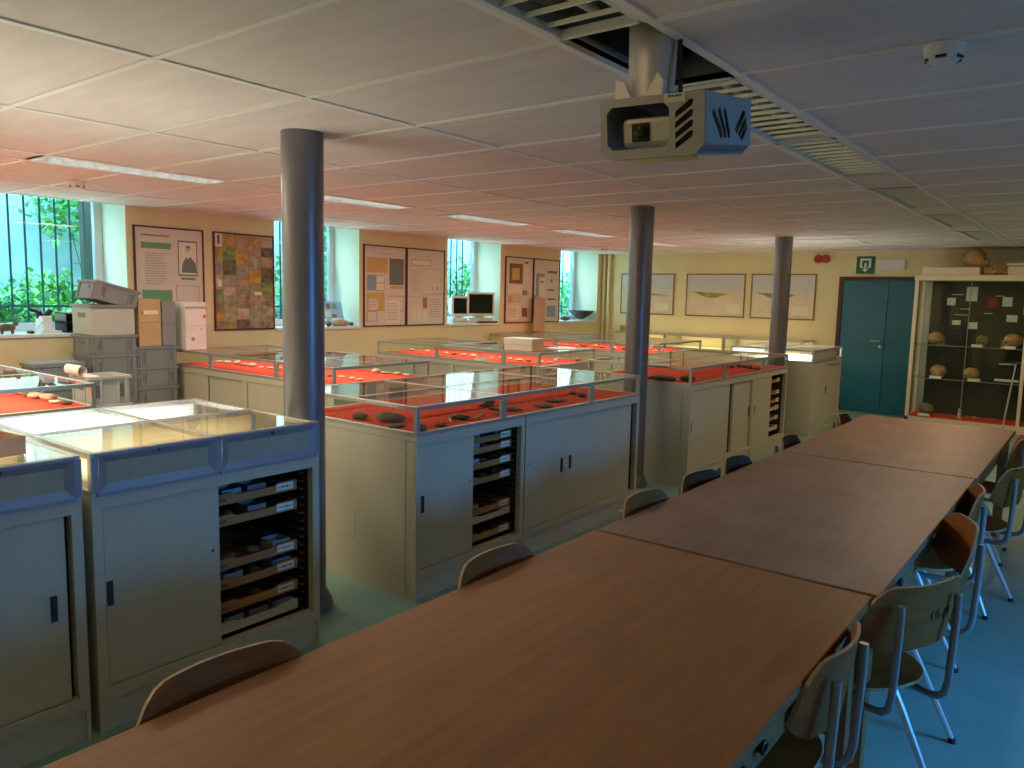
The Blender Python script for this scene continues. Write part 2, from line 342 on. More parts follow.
for (y, lab) in [(4.3, 'hanging creeper high on the garden wall outside the leftmost window'), (8.0, 'hanging creeper on the garden wall past the second window')]:
    k += 1; leaf_clump('creeper', (-9.62, y, 2.5), (.2, .9, .5), 480, .15, [G['leafa'], G['leafb']], k, lab)

# far door
d = st(MB().box(-3.26, -3.20, YF-.05, YF, 0, 1.98).box(-2.235, -2.19, YF-.05, YF, 0, 1.98).box(-3.20, -2.235, YF-.05, YF, 1.93, 1.98).build('door_1', G['doorfr'], bevel=.004))
lf = MB().box(-3.20, -2.585, YF-.035, YF-.002, .01, 1.93).build('door_leaf', G['door'], d, bevel=.004)
MB().box(-2.575, -2.235, YF-.035, YF-.002, .01, 1.93).build('door_leaf', G['door'], d, bevel=.004)
h = MB(); h.lathe([(.026, -.055), (.026, -.035)], n=16, T=Matrix.Translation((-2.64, YF, 1.06)) @ Matrix.Rotation(R(-90), 4, 'X') @ Matrix.Scale(-1, 4, (0, 0, 1)) @ Matrix.Identity(4))
h.tube([(-2.64, YF-.035, 1.06), (-2.64, YF-.08, 1.06), (-2.655, YF-.085, 1.06), (-2.76, YF-.08, 1.06)], .010, 8)
h.tube([(-2.64, YF-.034, .98), (-2.64, YF-.05, .98)], .022, 14)
h.build('door_handle', G['chrome'], lf, smooth=True)
# heating pipes in the far left corner
for x, lab in ((XL+.05, 'yellow painted vertical pipe in the far left corner, nearer the window'), (XL+.15, 'yellow painted vertical pipe in the far left corner, right of its twin')):
    tag(MB().tube([(x, YF-.06, 0), (x, YF-.06, CZ)], .028, 12).build('pipe', G['wall'], smooth=True), lab, 'pipe')

# columns
CM = None
for (x, y, lab) in ((-3.135, 2.36, 'nearest grey round column, rising behind the closest display island'), (-3.17, 5.80, 'middle grey round column beside the end of the second island'), (-3.15, 9.23, 'farthest grey round column, between the third and fourth islands')):
    t = thing('column', lab, 'column', (x, y, 0))
    MB().lathe([(.1, 0), (.1, CZ+.3)], n=40).build('shaft', G['col'], t, smooth=True)
    MB().lathe([(.135, 0), (.135, .03), (.128, .05), (.115, .075), (.107, .09), (.101, .10)], n=32).build('base_collar', G['col'], t, smooth=True)

# ================================================================== LIGHT FIXTURES IN THE CEILING STRIPS
def fixture(x0, x1, y0, y1, label, lit=False, beige=False):
    t = thing('ceiling_light', label, 'ceiling light', ((x0+x1)/2, (y0+y1)/2, CZ), 0)
    W, L = (x1-x0)/2-.02, (y1-y0)/2-.012
    MB().box(-W-.01, -W+.012, -L, L, -.004, .02).box(W-.012, W+.01, -L, L, -.004, .02).box(-W, W, -L, -L+.02, -.004, .02).box(-W, W, L-.02, L, -.004, .02).build('frame', G['white'], t)
    h_ = MB(); prof = [(-W, 0), (-W*.86, .055), (-W*.5, .085), (0, .07), (W*.5, .085), (W*.86, .055), (W, 0)]
    for (xa, za), (xb, zb) in zip(prof[:-1], prof[1:]): h_.quad((xa, -L, za), (xb, -L, zb), (xb, L, zb), (xa, L, za))
    h_.quad((-W, -L, 0), (-W, -L, .1), (W, -L, .1), (W, -L, 0)); h_.quad((-W, L, 0), (W, L, 0), (W, L, .1), (-W, L, .1))
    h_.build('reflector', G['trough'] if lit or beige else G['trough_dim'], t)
    MB().tube([(0, -L+.03, .045), (0, L-.03, .045)], .013, 10).build('lamp_tube', G['tube'] if lit else G['white'], t, smooth=True)
    if beige:
        MB().box(-W*.6, W, -L+.02, L-.02, .0, .006).build('diffuser', G['beige'], t)
    n = 12; mesh = MB()
    mesh.v = []; ww = W if not beige else W
    mesh = MB().box((-W), (W) if not beige else -W*.6, -.004, .004, 0, .038 if lit else .013).mesh('blade', [G['refl']])
    for i in range(n-1):
        o = bpy.data.objects.new('blade', mesh); COL.objects.link(o); o.parent = t; o.location = (0, -L+2*L*(i+1)/n, .002); o.rotation_euler = (R(12), 0, 0)
    return t
names_r = {-2: 'louvred ceiling light strip above and behind the camera', 1: 'louvred ceiling light nearest the camera, before the projector'}
for (a, b_, lab, bg_) in [(.735, 1.935, 'louvred ceiling light at the top edge, before the projector', False), (2.535, 3.735, 'louvred ceiling light directly behind the projector', False), (3.735, 4.935, 'louvred ceiling light, second behind the projector', False),
                    (5.535, 6.735, 'small beige-covered ceiling light above the far table', True), (7.335, 8.535, 'pale ceiling light towards the glass showcase', True), (9.135, 10.335, 'farthest pale ceiling light before the glass showcase', True)]:
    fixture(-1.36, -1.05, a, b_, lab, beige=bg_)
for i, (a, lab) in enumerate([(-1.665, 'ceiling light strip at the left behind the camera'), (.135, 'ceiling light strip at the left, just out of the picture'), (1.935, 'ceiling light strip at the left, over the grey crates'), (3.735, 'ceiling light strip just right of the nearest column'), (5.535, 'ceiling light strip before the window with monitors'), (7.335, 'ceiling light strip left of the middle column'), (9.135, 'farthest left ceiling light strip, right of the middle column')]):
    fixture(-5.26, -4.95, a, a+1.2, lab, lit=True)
pl = MB()
for a, b_ in ((4.935, 5.535), (6.735, 7.335), (8.535, 9.135), (10.335, YF), (YB, .735)): pl.box(-1.348, -1.062, a+.01, b_-.01, CZ+.001, CZ+.012)
for a, b_ in ((3.135, 3.735), (4.935, 5.535), (6.735, 7.335), (8.535, 9.135), (10.335, YF), (1.335, 1.935), (-.465, .135), (YB, -1.665)): pl.box(-5.248, -4.962, a+.01, b_-.01, CZ+.001, CZ+.012)
pl.build('infill_panel', G['tile'], ceil)
for k, X in enumerate((-1.33, -1.30)):     # cable tray in the open hole
    MB().box(X, X+.006, 1.94, 2.52, CZ+.02, CZ+.12).build('cable_tray', G['projb'] if k == 0 else G['dark'], ceil)
# smoke detectors
for (x, y, lab) in ((-.452, 2.572, 'white round smoke detector on the ceiling right of the projector'), (-5.99, 2.54, 'small smoke detector on the ceiling above the leftmost window'), (-6.2, 10.2, 'far smoke detector on the ceiling near the last window')):
    t = thing('smoke_detector', lab, 'smoke detector', (x, y, CZ-.003))
    MB().lathe([(.012, -.052), (.03, -.05), (.038, -.043), (.052, -.03), (.056, -.012), (.056, 0), (.02, 0)][::-1], n=28).build('body', G['white'], t, smooth=True)
    for q in range(5): 
        a = q*2*math.pi/5-1.9; MB().box(-.014, .014, .043, .049, -.042, -.034, T=Matrix.Rotation(a, 4, 'Z')).build('vent_slot', G['black'], t)

# ================================================================== CABINETS AND GLASS CASES
def lock(mb_parent, u, z, T):
    k = MB().box(u-.010, u+.010, -.006, .002, z-.045, z+.045, T=T).build('lock_plate', G['black'], mb_parent)
    return k
TRAY = [0]
def cabinet(label, loc, rz, W, D, doors, openings=(), trays=(), H=.88, endtrim=(), group=None, sides=True, knob=()):
    t = thing('cabinet', label, 'cabinet', loc, rz, group)
    s = .012; b = MB()
    b.box(0, s, 0, D, .0, H).box(W-s, W, 0, D, .0, H).box(s, W-s, D-s, D, .05, H).box(s, W-s, 0, D-s, H-s, H).box(s, W-s, .03, D-s, .12, .132)
    b.box(s, W-s, 0, .02, H-.048, H-s)                 # top rail
    b.box(s, .035, .0, .035, .165, H-.048).box(W-.035, W-s, 0, .035, .165, H-.048)       # posts
    b.box(s, W-s, 0, .045, .12, .165)                    # sill
    b.box(s, W-s, .010, .03, 0, .1205)
    xa = .035; x_op = sorted([o_ for o_ in openings if trays])+[(W-.035, W)]
    for (oa, ob) in x_op:
        if oa-xa > .01: b.box(xa, oa, .036, .044, .165, H-.048)
        xa = ob
    o = b.build('body', G['cab'], t)
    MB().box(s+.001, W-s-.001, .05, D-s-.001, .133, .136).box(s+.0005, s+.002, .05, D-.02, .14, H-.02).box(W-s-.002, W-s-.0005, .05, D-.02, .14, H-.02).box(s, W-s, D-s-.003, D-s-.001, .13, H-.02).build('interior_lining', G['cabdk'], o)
    for i, (a, b_, lu) in enumerate(doors):
        y = .012 if i % 2 == 0 else .026
        dd = MB().box(a, b_, y-.002, y+.010, .168, H-.05).build('door', G['cab'], t, bevel=.002)
        if lu is not None:
            lock(dd, lu, .515, Matrix.Translation((0, y-.002, 0)))
            q = b_-.03 if lu < (a+b_)/2 else a+.03
            MB().tube([(q, y+.001, .57), (q, y-.003, .57)], .006, 8).build('key_hole', G['black'], dd)
    for (a, b_) in openings:
        if not trays:
            MB().box(a+.002, b_-.002, .0345, .0355, .165, H-.05).build('slit_shade_strip', G['dark'], t); continue  # flat dark strip painted in for the shade inside the slit
        r_ = MB(); z = .17
        while z < H-.08:
            r_.box(b_-.03, b_-.008, .05, D-.03, z, z+.006); z += .037
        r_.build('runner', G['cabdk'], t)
        for (z, kind) in trays:
            m_ = MB(); wl_ = a-.02; wr_ = b_-.05; y = .045
            n = 10; pf = [(wl_, z)]; pf.append((wr_, z)); pf.append((wr_, z+.045)); mid = (wl_+wr_)/2
            for q in (.28, .22, -.22, -.28): pf.append((mid+q*(wr_-wl_), z+.045 if abs(q) > .25 else z+.034))
            pf.append((wl_, z+.045))
            mt = G['tray'] if kind else G['cab']
            m_.prism(pf, y, y+.010, ID); m_.box(wl_, wr_, y+.01, D-.03, z, z+.006).box(wl_, wl_+.008, y+.01, D-.03, z, z+.04).box(wr_-.008, wr_, y+.01, D-.03, z, z+.04)
            tr = m_.build('tray', mt, t, label=None if kind else 'grey metal tray')
            if kind:
                cd = MB(); cw = min(.085, (wr_-wl_)*.28); cd.box(wr_-cw-.02, wr_-.02, y-.0015, y-.0003, z+.008, z+.040)
                cd.build('label_card', G['card'], tr)
                ik = MB(); x = wr_-cw-.012
                while x < wr_-.032: 
                    hh = rng.uniform(.003, .009); ik.box(x, x+.004, y-.0022, y-.0016, z+.024-hh/2, z+.024+hh/2); x += .0065
                ik.build('handwriting', G['ink'], tr)
                ik = MB(); x = wl_+.035
                for q in range(3): ik.box(x, x+.005, y-.0008, y-.0002, z+.012, z+.026); x += .010
                ik.build('pencil_mark', G['ink'], tr)
    for q, (yy, zz) in enumerate(knob):     # knock-outs on the left end face
        MB().tube([(-.001, yy, zz), (.001, yy, zz)], .006, 8).build('end_screw', G['bevel'], t)
    if endtrim == 1 and knob:
        e_ = MB(); y0_, y1_, z0_, z1_ = D*.46, D*.62, .24, .40
        e_.box(-.0012, 0, y0_, y1_, z0_, z0_+.002).box(-.0012, 0, y0_, y0_+.002, z0_, z1_); e_.build('knockout_panel', G['bevel'], t)
    if endtrim:
        MB().box(-.0015, 0, .075, .078, .02, H-.03).box(-.0012, 0, .0, D, H-.03, H-.027).build('end_seam', G['bevel'], t)
    return t
LAMPS = []
def case(label, loc, rz, W, D, posts, liner, H=.155, panels=None, lamp=None, lcol=(1, .93, .82), ends=(1, 1), raise_=0, mid=False, wall=None, back=True, frame='alu', topglass=True, wide=False, panel_to=None):
    """glass case: local x along the length, y=0 front; posts = x of the intermediate posts"""
    t = thing('display_case', label, 'display case', loc, rz)
    a = .024; F = MB()
    for y in (0, D-a): F.box(0, W, y, y+a, H-.022, H).box(0, W, y, y+a, 0, .02)
    for x in (0, W-a): F.box(x, x+a, a, D-a, H-.022, H).box(x, x+a, a, D-a, 0, .02)
    pf = .05 if wide else .032
    for x in (0, W-a): F.box(x, x+a, 0, a, .02, H-.022).box(x, x+a, D-a, D, .02, H-.022)
    for x in posts: F.box(x-pf/2, x+pf/2, 0, a*.8, .02, H-.022).box(x-.012, x+.012, a, D-a, H-.02, H-.001).box(x-.008, x+.008, D-a*.6, D, .02, H-.022)
    if wall: MB().box(a, W-a, D-.020, D-.012, .02, H-.022).build('back_board', G[wall], t)
    if mid: F.box(a, W-a, D/2-.012, D/2+.012, H-.018, H-.0008)
    F.build('frame', G[frame], t, bevel=.0015)
    MB().box(a*.4, W-a*.4, a*.4, D-a*.4, 0.002, .018+raise_).build('liner', G[liner], t)
    xs = [0]+list(posts)+[W]
    for i, (p, q) in enumerate(zip(xs[:-1], xs[1:])):
        if mid:
            MB().box(p+.012, q-.012, a*.8, D/2-.012, H-.006, H-.002).build('glass_pane', G['glass'], t)
            MB().box(p+.012, q-.012, D/2+.012, D-a*.8, H-.006, H-.002).build('glass_pane', G['glass'], t)
        else: MB().box(p+.012, q-.012, a*.8, D-a*.8, H-.006, H-.002).build('glass_pane', G['glass'], t)
        if panels and (panel_to is None or q <= panel_to+.01):
            pm = MB(); x0, x1 = p+.012+(.012 if i == 0 else .0), q-.012-(.012 if i == len(xs)-2 else 0); z0, z1 = .012, H-.012; e = .03
            pm.quad((x0+e, -.002, z0+e), (x1-e, -.002, z0+e), (x1-e, -.002, z1-e*.8), (x0+e, -.002, z1-e*.8), 0)
            for A in (((x0, -.010, z0), (x1, -.010, z0), (x1-e, -.002, z0+e), (x0+e, -.002, z0+e)), ((x1, -.010, z0), (x1, -.010, z1), (x1-e, -.002, z1-e*.8), (x1-e, -.002, z0+e)),
                      ((x1, -.010, z1), (x0, -.010, z1), (x0+e, -.002, z1-e*.8), (x1-e, -.002, z1-e*.8)), ((x0, -.010, z1), (x0, -.010, z0), (x0+e, -.002, z0+e), (x0+e, -.002, z1-e*.8))): pm.quad(*A, 1)
            pm.box(x0-.006, x1+.006, -.0095, .001, z0-.012, z0, 1).box(x0-.006, x1+.006, -.0095, .001, z1, z1+.010, 1)
            pm.box(p+.0, x0, -.0095, .001, z0, z1, 1).box(x1, q, -.0095, .001, z0, z1, 1)
            pm.box(x0+e, x1-e, -.0019, .02, z0+e, z1-e, 0)
            pb = pm.build('front_panel', [G['board'], G['bevel']], t)
            MB().tube([((p+q)/2, -.013, H-.018), ((p+q)/2, -.008, H-.018)], .006, 8).build('key_hole', G['black'], pb)
        else:
            MB().box(p+.014, q-.014, .010, .014, .018, H-.02).build('glass_pane', G['glass'], t)
    if ends[0]: MB().box(.008, .012, a*.8, D-a*.8, .018, H-.02).build('glass_pane', G['glass'] if ends[0] == 1 else G['cab'], t)
    if ends[1]: MB().box(W-.012, W-.008, a*.8, D-a*.8, .018, H-.02).build('glass_pane', G['glass'] if ends[1] == 1 else G['cab'], t)
    if lamp:
        l = bpy.data.lights.new('case_lamp', 'AREA'); l.shape = 'RECTANGLE'; l.size = W-.12; l.size_y = D*.62; l.energy = lamp; l.color = lcol
        o = bpy.data.objects.new('case_lamp', l); COL.objects.link(o); o.parent = t; o.location = (W/2, D/2, H-.026)
    return t
E90, W90 = R(90), R(-90)
XF = -2.756
TR1 = [(.735, 1), (.645, 1), (.46, 1), (.375, 1), (.275, 1), (.185, 0)]
TR2 = [(.765, 1), (.705, 1), (.615, 1), (.525, 1), (.345, 1), (.295, 0), (.19, 1)]
# island 1 (closest)
cabinet('grey steel cabinet at the left edge, closed door beside a dark slit', (XF, .16, 0), E90, .98, 1.02, [(.06, .925, .88)], [(.925, .944)])
cabinet('grey steel cabinet below the lit cases, sliding door and open tray rack at right', (XF, 1.172, 0), E90, .978, 1.02, [(.04, .49, .055)], [(.50, .94)], TR1)
case('lit cream-lined glass case at the left edge, a pink box on it', (XF, .16, .88), E90, .98, .505, [.49], 'cream', panels=True, lamp=2.0, raise_=.03, wall='cream')
case('lit cream-lined glass case with two board-fronted bays, front row by the nearest column', (XF, 1.172, .88), E90, .978, .505, [.485], 'cream', panels=True, lamp=2.0, raise_=.03, wall='cream')
case('glaring white-lined case, rear row at the left edge', (XF-.51, .16, .88), E90, .98, .515, [.49], 'whiteliner', lamp=6, lcol=(1, .98, .95), raise_=.03, wall='whiteliner')
case('glaring white-lined case, rear row beside the nearest column', (XF-.51, 1.172, .88), E90, .978, .515, [.485], 'whiteliner', lamp=6, lcol=(1, .98, .95), raise_=.03, wall='whiteliner')
# island 2
cabinet('cabinet with beige end face and open tray rack, second island', (XF, 2.765, 0), E90, .925, 1.02, [(.02, .462, .055)], [(.465, .90)], TR2, endtrim=1, knob=((.11, .80), (.30, .22), (.42, .27)))
cabinet('wide blue-lit cabinet with two closed sliding doors, second island', (XF, 3.700, 0), E90, 1.42, 1.02, [(.03, .455, .41), (.462, 1.34, .53)], [(.453, .464), (1.34, 1.385)])
case('red-felt glass case with dark stones on the second island', (XF, 2.765, .88), E90, 2.355, 1.03, [.72, 1.68], 'felt', wide=True, mid=True)
# island 3
cabinet('beige-green cabinet with a wide door and narrow door, third island', (XF, 6.01, 0), E90, 1.46, 1.02, [(.03, .87, .05), (1.0, 1.44, 1.41)], [(.87, .98)], endtrim=1, knob=((.11, .80), (.25, .28)))
cabinet('beige-green cabinet with open rack of orange trays, third island', (XF, 7.475, 0), E90, .975, 1.02, [(.03, .52, .06)], [(.53, .93)], [(.74, 1), (.61, 1), (.52, 1), (.44, 0), (.33, 1), (.22, 0)])
case('red-felt glass case with dark fossils on the third island', (XF, 6.01, .88), E90, 2.44, 1.03, [.72, 1.70], 'felt', wide=True, mid=True)
# island 4
cabinet('farthest beige cabinet beside the teal door', (XF, 9.36, 0), E90, 1.2, 1.02, [(.05, .67, .6)], [(.68, .72)])
case('brightly lit white-lined case beside the teal door', (XF, 9.36, .88), E90, 1.2, 1.03, [.94], 'whiteliner', panels=True, panel_to=.94, lamp=12, lcol=(1, .97, .92), mid=True, wall='whiteliner')
# islands against the window wall
def wall_island(tagn, x0, x1, y0, y1, posts, lampP, specs=None, first=False, lc=(1, .9, .75)):
    D = y1-y0; xm = (x0+x1)/2
    for (xa, xb, s_) in ((x0, xm, 'left'), (xm, x1, 'right')):
        cabinet('beige cabinet, %s half of %s' % (s_, tagn), (xa, y0, 0), 0, xb-xa, D-.01, [(.04, (xb-xa)/2, .09), ((xb-xa)/2+.006, xb-xa-.04, xb-xa-.09)])
    case('red-felt glass case on %s' % tagn, (x0, y0, .88), 0, x1-x0, D, [p-x0 for p in posts], 'felt', lamp=lampP*.9, lcol=lc, wide=True, mid=True)
wall_island('the wall island at the left edge', -7.15, -4.75, 1.06, 2.07, [-6.3, -5.5], 9)
wall_island('the wall island under the photo collage', -6.95, -4.6, 3.73, 4.76, [-6.3, -5.33], 4.5)
wall_island('the wall island under the paired posters', -6.9, -4.51, 6.25, 7.3, [-5.93, -4.98], 5)
wall_island('the wall island by the leaning plank', -7.3, -4.5, 8.82, 10.08, [-6.1, -5.2], 5)
# low cases along the far wall
for i, (xa, xb, lab) in enumerate(((-6.75, -5.785, 'left'), (-5.78, -4.775, 'middle'), (-4.77, -3.56, 'right'))):
    cabinet('beige cabinet against the far wall, %s one of three' % lab, (xa, 11.5, 0), 0, xb-xa, .58, [(.04, (xb-xa)/2, .09), ((xb-xa)/2-.02, xb-xa-.04, xb-xa-.09)], H=.80)
    case('empty cream-lined glass case against the far wall, %s one of three' % lab, (xa, 11.5, .80), 0, xb-xa, .58, [], 'cream', H=.225, lamp=2.2, lcol=(1, .8, .45))

# ------------------------------------------------------------------ specimens in the cases
RM = []
for q in range(10):
    mb = MB().blob((0, 0, .5), (1, .72, .5), q, .22, 12, 8); me = mb.mesh('fossil', [ROCK[0]]); RM.append(me)
    for p in me.polygons: p.use_smooth = True
RMM = {}
def fossil(x, y, z, s, mi, label, group=None, flat=.7, name='fossil'):
    key = (rng.randrange(10), mi)
    if key not in RMM:
        me = RM[key[0]].copy(); me.materials.clear(); me.materials.append(ROCK[mi]); RMM[key] = me
    o = bpy.data.objects.new(name, RMM[key]); COL.objects.link(o); o.location = (x, y, z-.001)
    o.rotation_euler = (0, 0, rng.uniform(0, 6.28)); o.scale = (s, s, s*flat)
    return tag(o, label, name, group)
ZF = .898
CN = ['brown', 'olive', 'pale tan', 'black', 'cream']
def scatter(x0, x1, y0, y1, nx, ny, sizes, mis, label, group, z=ZF, flat=(.45, .9), p=.9):
    for i in range(nx):
        for j in range(ny):
            if rng.random() > p: continue
            s = rng.uniform(*sizes)
            x = x0+(i+.5)*(x1-x0)/nx+rng.uniform(-.12, .12)*(x1-x0)/nx; y = y0+(j+.5)*(y1-y0)/ny+rng.uniform(-.12, .12)*(y1-y0)/ny
            mi = rng.choice(mis); fx, fy = (x-x0)/(x1-x0), (y-y0)/(y1-y0)
        long_ = (fx if nx >= ny else fy); near = 'left end' if long_ < .2 else 'left half' if long_ < .45 else 'middle' if long_ < .6 else 'right half' if long_ < .82 else 'right end'
        fossil(x, y, z, s, mi, '%s, %s, %s' % (label.replace('fossil', ('small ' if s < sum(sizes)/2 else 'larger ')+CN[mi]+' fossil').replace('bone fragment', CN[mi]+' bone fragment').replace('small small', 'small').replace('small larger', 'larger').replace('pale pale', 'pale').replace('pale small', 'small').replace('pale larger', 'larger'), near, 'front' if fy < .5 else 'back'), group, rng.uniform(*flat))
# second island: larger stones
big = [(-3.13, 2.93, .085, 1, .62, 'large olive-brown stone at the near end of the second island case'), (-3.30, 2.86, .05, 0, .8, 'round brown stone left of the large olive stone on red felt'),
       (-2.98, 2.84, .055, 1, .28, 'flat olive stone near the front corner of the second island case'), (-2.82, 2.86, .04, 1, .8, 'small stone tucked in the corner post of the second island case'),
       (-2.83, 3.02, .045, 3, .4, 'black glossy fossil by the corner of the second island'), (-2.90, 3.27, .055, 3, .5, 'black fossil on red felt above the left sliding door'),
       (-2.92, 3.75, .07, 1, .3, 'flat olive stone in the middle bay of the second island case'), (-2.86, 4.02, .075, 1, .3, 'flat olive fossil above the narrow sliding door'),
       (-2.95, 4.25, .06, 0, .3, 'brown flat fossil right in the middle bay of the second island'), (-2.95, 4.62, .04, 3, .7, 'small black fossil in the right bay of the second island case'),
       (-2.85, 3.55, .04, 0, .3, 'small brown fossil just right of the first wide post')]
for x, y, s, mi, fl, lab in big: fossil(x, y, ZF, s, mi, lab, None, fl)
scatter(-3.2, -2.95, 3.35, 5.05, 9, 2, (.02, .045), [0, 3, 1], 'fossil in the second island front case', 'small dark fossils in the second island case', p=.7)
def rod(pts, rr, m_, label, cat='bone', name='long_bone'):
    return tag(MB().tube(pts, rr, 8).build(name, m_, smooth=True), label, cat)
rod([(-2.83, 3.30, ZF+.008), (-2.86, 3.38, ZF+.012), (-2.90, 3.46, ZF+.010)], [.009, .006, .009], G['bone'], 'thin pale bone on red felt left of the first wide post')
rod([(-2.84, 3.12, ZF+.008), (-2.93, 3.2, ZF+.010), (-2.99, 3.32, ZF+.008)], [.008, .006, .009], ROCK[2], 'slender pink-brown bone in the left bay of the second island case')
rod([(-2.95, 4.28, ZF+.01), (-2.9, 4.36, ZF+.01)], [.010, .006], G['bone'], 'short pale bone in the middle bay of the second island case')
# third island
for x, y, s, mi, fl, lab in [(-3.05, 6.10, .10, 1, .45, 'large olive slab fossil at the near end of the third island'), (-2.88, 6.20, .07, 3, .7, 'black stone behind the corner of the third island case'), (-3.2, 6.12, .05, 0, .5, 'brown stone at the near end of the third island')]: fossil(x, y, ZF, s, mi, lab, None, fl)
scatter(-3.2, -2.85, 6.35, 8.35, 9, 2, (.025, .05), [0, 3, 1], 'fossil in the third island front case', 'dark fossils in the third island case', p=.7)
# wall islands: pale small specimens
scatter(-5.75, -4.84, 1.42, 2.02, 7, 5, (.034, .068), [2, 4, 0, 2], 'fossil in the left-edge red case', 'pale fossils in the case at the left edge', p=.8)
scatter(-6.9, -5.9, 1.5, 2.02, 5, 3, (.034, .068), [2, 4, 0, 2], 'fossil in the left-edge red case', 'pale fossils in the case at the left edge', p=.8)
scatter(-6.85, -4.66, 3.79, 4.18, 16, 3, (.026, .05), [2, 4, 0, 4], 'fossil in the front case under the collage', 'fossils in the front case under the photo collage')
scatter(-5.2, -4.66, 4.3, 4.7, 4, 3, (.026, .05), [2, 4, 4], 'fossil in the rear case under the collage', 'fossils in the rear case under the photo collage')
scatter(-6.8, -4.57, 6.31, 6.72, 16, 3, (.026, .05), [2, 4, 0, 4], 'fossil in front case below paired posters', 'fossils in the front case under the paired posters')
scatter(-5.0, -4.57, 6.84, 7.25, 3, 3, (.026, .05), [2, 4, 4], 'fossil in rear case below paired posters', 'fossils in the rear case under the paired posters')
scatter(-6.9, -4.56, 8.88, 9.32, 15, 3, (.028, .055), [2, 4, 0, 4], 'fossil in the front case by the plank', 'fossils in the front case by the leaning plank')
scatter(-5.2, -4.56, 9.43, 9.88, 4, 3, (.02, .04), [2, 4, 4], 'fossil in the rear case by the plank', 'fossils in the rear case by the leaning plank')
scatter(-3.2, -2.9, 9.42, 9.9, 3, 2, (.025, .045), [2, 4], 'fossil in the white case by the teal door', 'fossils in the white lit case')
# label slips
def card(x, y, z, sx, sy, label, rz=0, tilt=0, m_='card', group=None):
    o = MB().box(-sx/2, sx/2, -sy/2, sy/2, 0, .0015).build('paper_card', G[m_]); o.location = (x, y, z); o.rotation_euler = (tilt, 0, rz); return tag(o, label, 'card', group)
card(-5.30, 6.28, ZF+.02, .16, .05, 'cream card standing in the case under the paired posters', 0, R(75), 'pr_cream')
card(-3.62, 1.58, ZF+.001, .10, .05, 'white label slip in the rear lit case of the closest island', .4)
card(-3.62, 2.0, ZF+.001, .10, .05, 'white label slip in the rear lit case beside the column', .4)
card(-3.02, 1.47, ZF+.001, .12, .05, 'label slip in the front lit case, left bay', 1.3)
card(-3.02, 1.95, ZF+.001, .12, .05, 'label slip in the front lit case, right bay', 1.3)
# contents of the open trays
for (y0, y1, trs, tn) in ((1.70, 2.06, TR1, 'closest'), (3.25, 3.60, TR2, 'second')):
    for (z, kd) in trs:
        for q in range(3):
            y = y0+(q+.5)*(y1-y0)/3
            lev = ['top', 'second', 'third', 'fourth', 'fifth', 'sixth', 'seventh'][[q_[0] for q_ in trs].index(z)]; pl_ = ('left', 'centre', 'right')[q]
            if rng.random() < .3: 
                w_ = .045; b = MB().box(-.09, .0, -w_, w_, .0, .004).box(-.09, -.086, -w_, w_, .004, .045).box(-.004, 0, -w_, w_, .004, .045).box(-.086, -.004, -w_, -w_+.004, .004, .045).box(-.086, -.004, w_-.004, w_, .004, .045)
                o = b.build('specimen_box', G['cartongr'] if q % 2 else G['projb']); o.location = (XF-.075, y, z+.006); tag(o, 'small open box, %s of the %s tray, %s island rack' % (pl_, lev, tn), 'box', 'small boxes in the %s rack' % tn)
            else: fossil(XF-.12, y, z+.006, .04, rng.choice([3, 0, 3, 1]), 'dark stone, %s of the %s tray, %s island rack' % (pl_, lev, tn), 'stones in the trays of the %s rack' % tn, .9, 'stone')
# things on the glass tops
t = thing('open_box', 'small pink-brown open carton box on the lit case at the left edge', 'box', (-2.98, .89, 1.036), .12)
bx = MB().box(-.09, .09, -.13, .13, 0, .004).box(-.09, -.085, -.13, .13, 0, .062).box(.085, .09, -.13, .13, 0, .062).box(-.09, .09, -.13, -.125, 0, .062).box(-.09, .09, .125, .13, 0, .062)
bx.build('box_body', mat('pinkish_card', (.72, .45, .32), .8), t)
t = thing('flat_box', 'pale flat carton lying on the case under the paired posters', 'box', (-4.86, 6.45, 1.036), .1)
MB().box(-.17, .17, -.12, .12, 0, .10).build('base', G['pr_cream'], t, bevel=.003); MB().box(-.175, .175, -.125, .125, .06, .125).build('lid', G['cartonw'], t, bevel=.003)
card(-4.75, 7.0, 1.037, .3, .22, 'white paper sheet on the glass top under the paired posters', .3)
t = thing('small_box', 'orange-brown wooden box on the far wall case beside the middle column', 'box', (-6.55, 11.85, 1.026)); MB().box(-.22, .22, -.1, .1, 0, .07).build('box_body', G['wbox'], t, bevel=.003); MB().box(-.225, .225, -.105, .105, .07, .09).build('lid', G['wbox'], t, bevel=.003)
t = thing('leaning_plank', 'narrow pale plank leaning on the posters of the window wall', 'plank', (-7.16, 9.88, 1.036), rot=(R(-11), R(-7), 0))
MB().box(-.012, .012, -.14, .14, 0, .56).build('plank_board', G['plank'], t, bevel=.003)

# ================================================================== TABLES
def table(y0, y1, x0, x1, wmat, label, rz=0):
    t = thing('table', label, 'table', ((x0+x1)/2, (y0+y1)/2, 0), rz)
    W, L = (x1-x0)/2, (y1-y0)/2-.003
    MB().box(-W, W, -L, L, .722, .75).build('table_top', G[wmat], t, bevel=.004)
    MB().box(-W+.03, -W+.055, -L+.04, L-.04, .62, .721).box(W-.055, W-.03, -L+.04, L-.04, .62, .721).box(-W+.055, W-.055, -L+.04, -L+.065, .62, .721).box(-W+.055, W-.055, L-.065, L-.04, .62, .721).build('apron', G['apron'], t)
    for sx in (-1, 1):
        for sy in (-1, 1):
            MB().box(sx*(W-.055)-.028, sx*(W-.055)+.028, sy*(L-.07)-.028, sy*(L-.07)+.028, 0, .72).build('leg', G['apron'], t, bevel=.003)
    return t
T1 = table(.41, 2.41, -1.46, -.49, 'tabA', 'orange-brown wooden table nearest the camera')
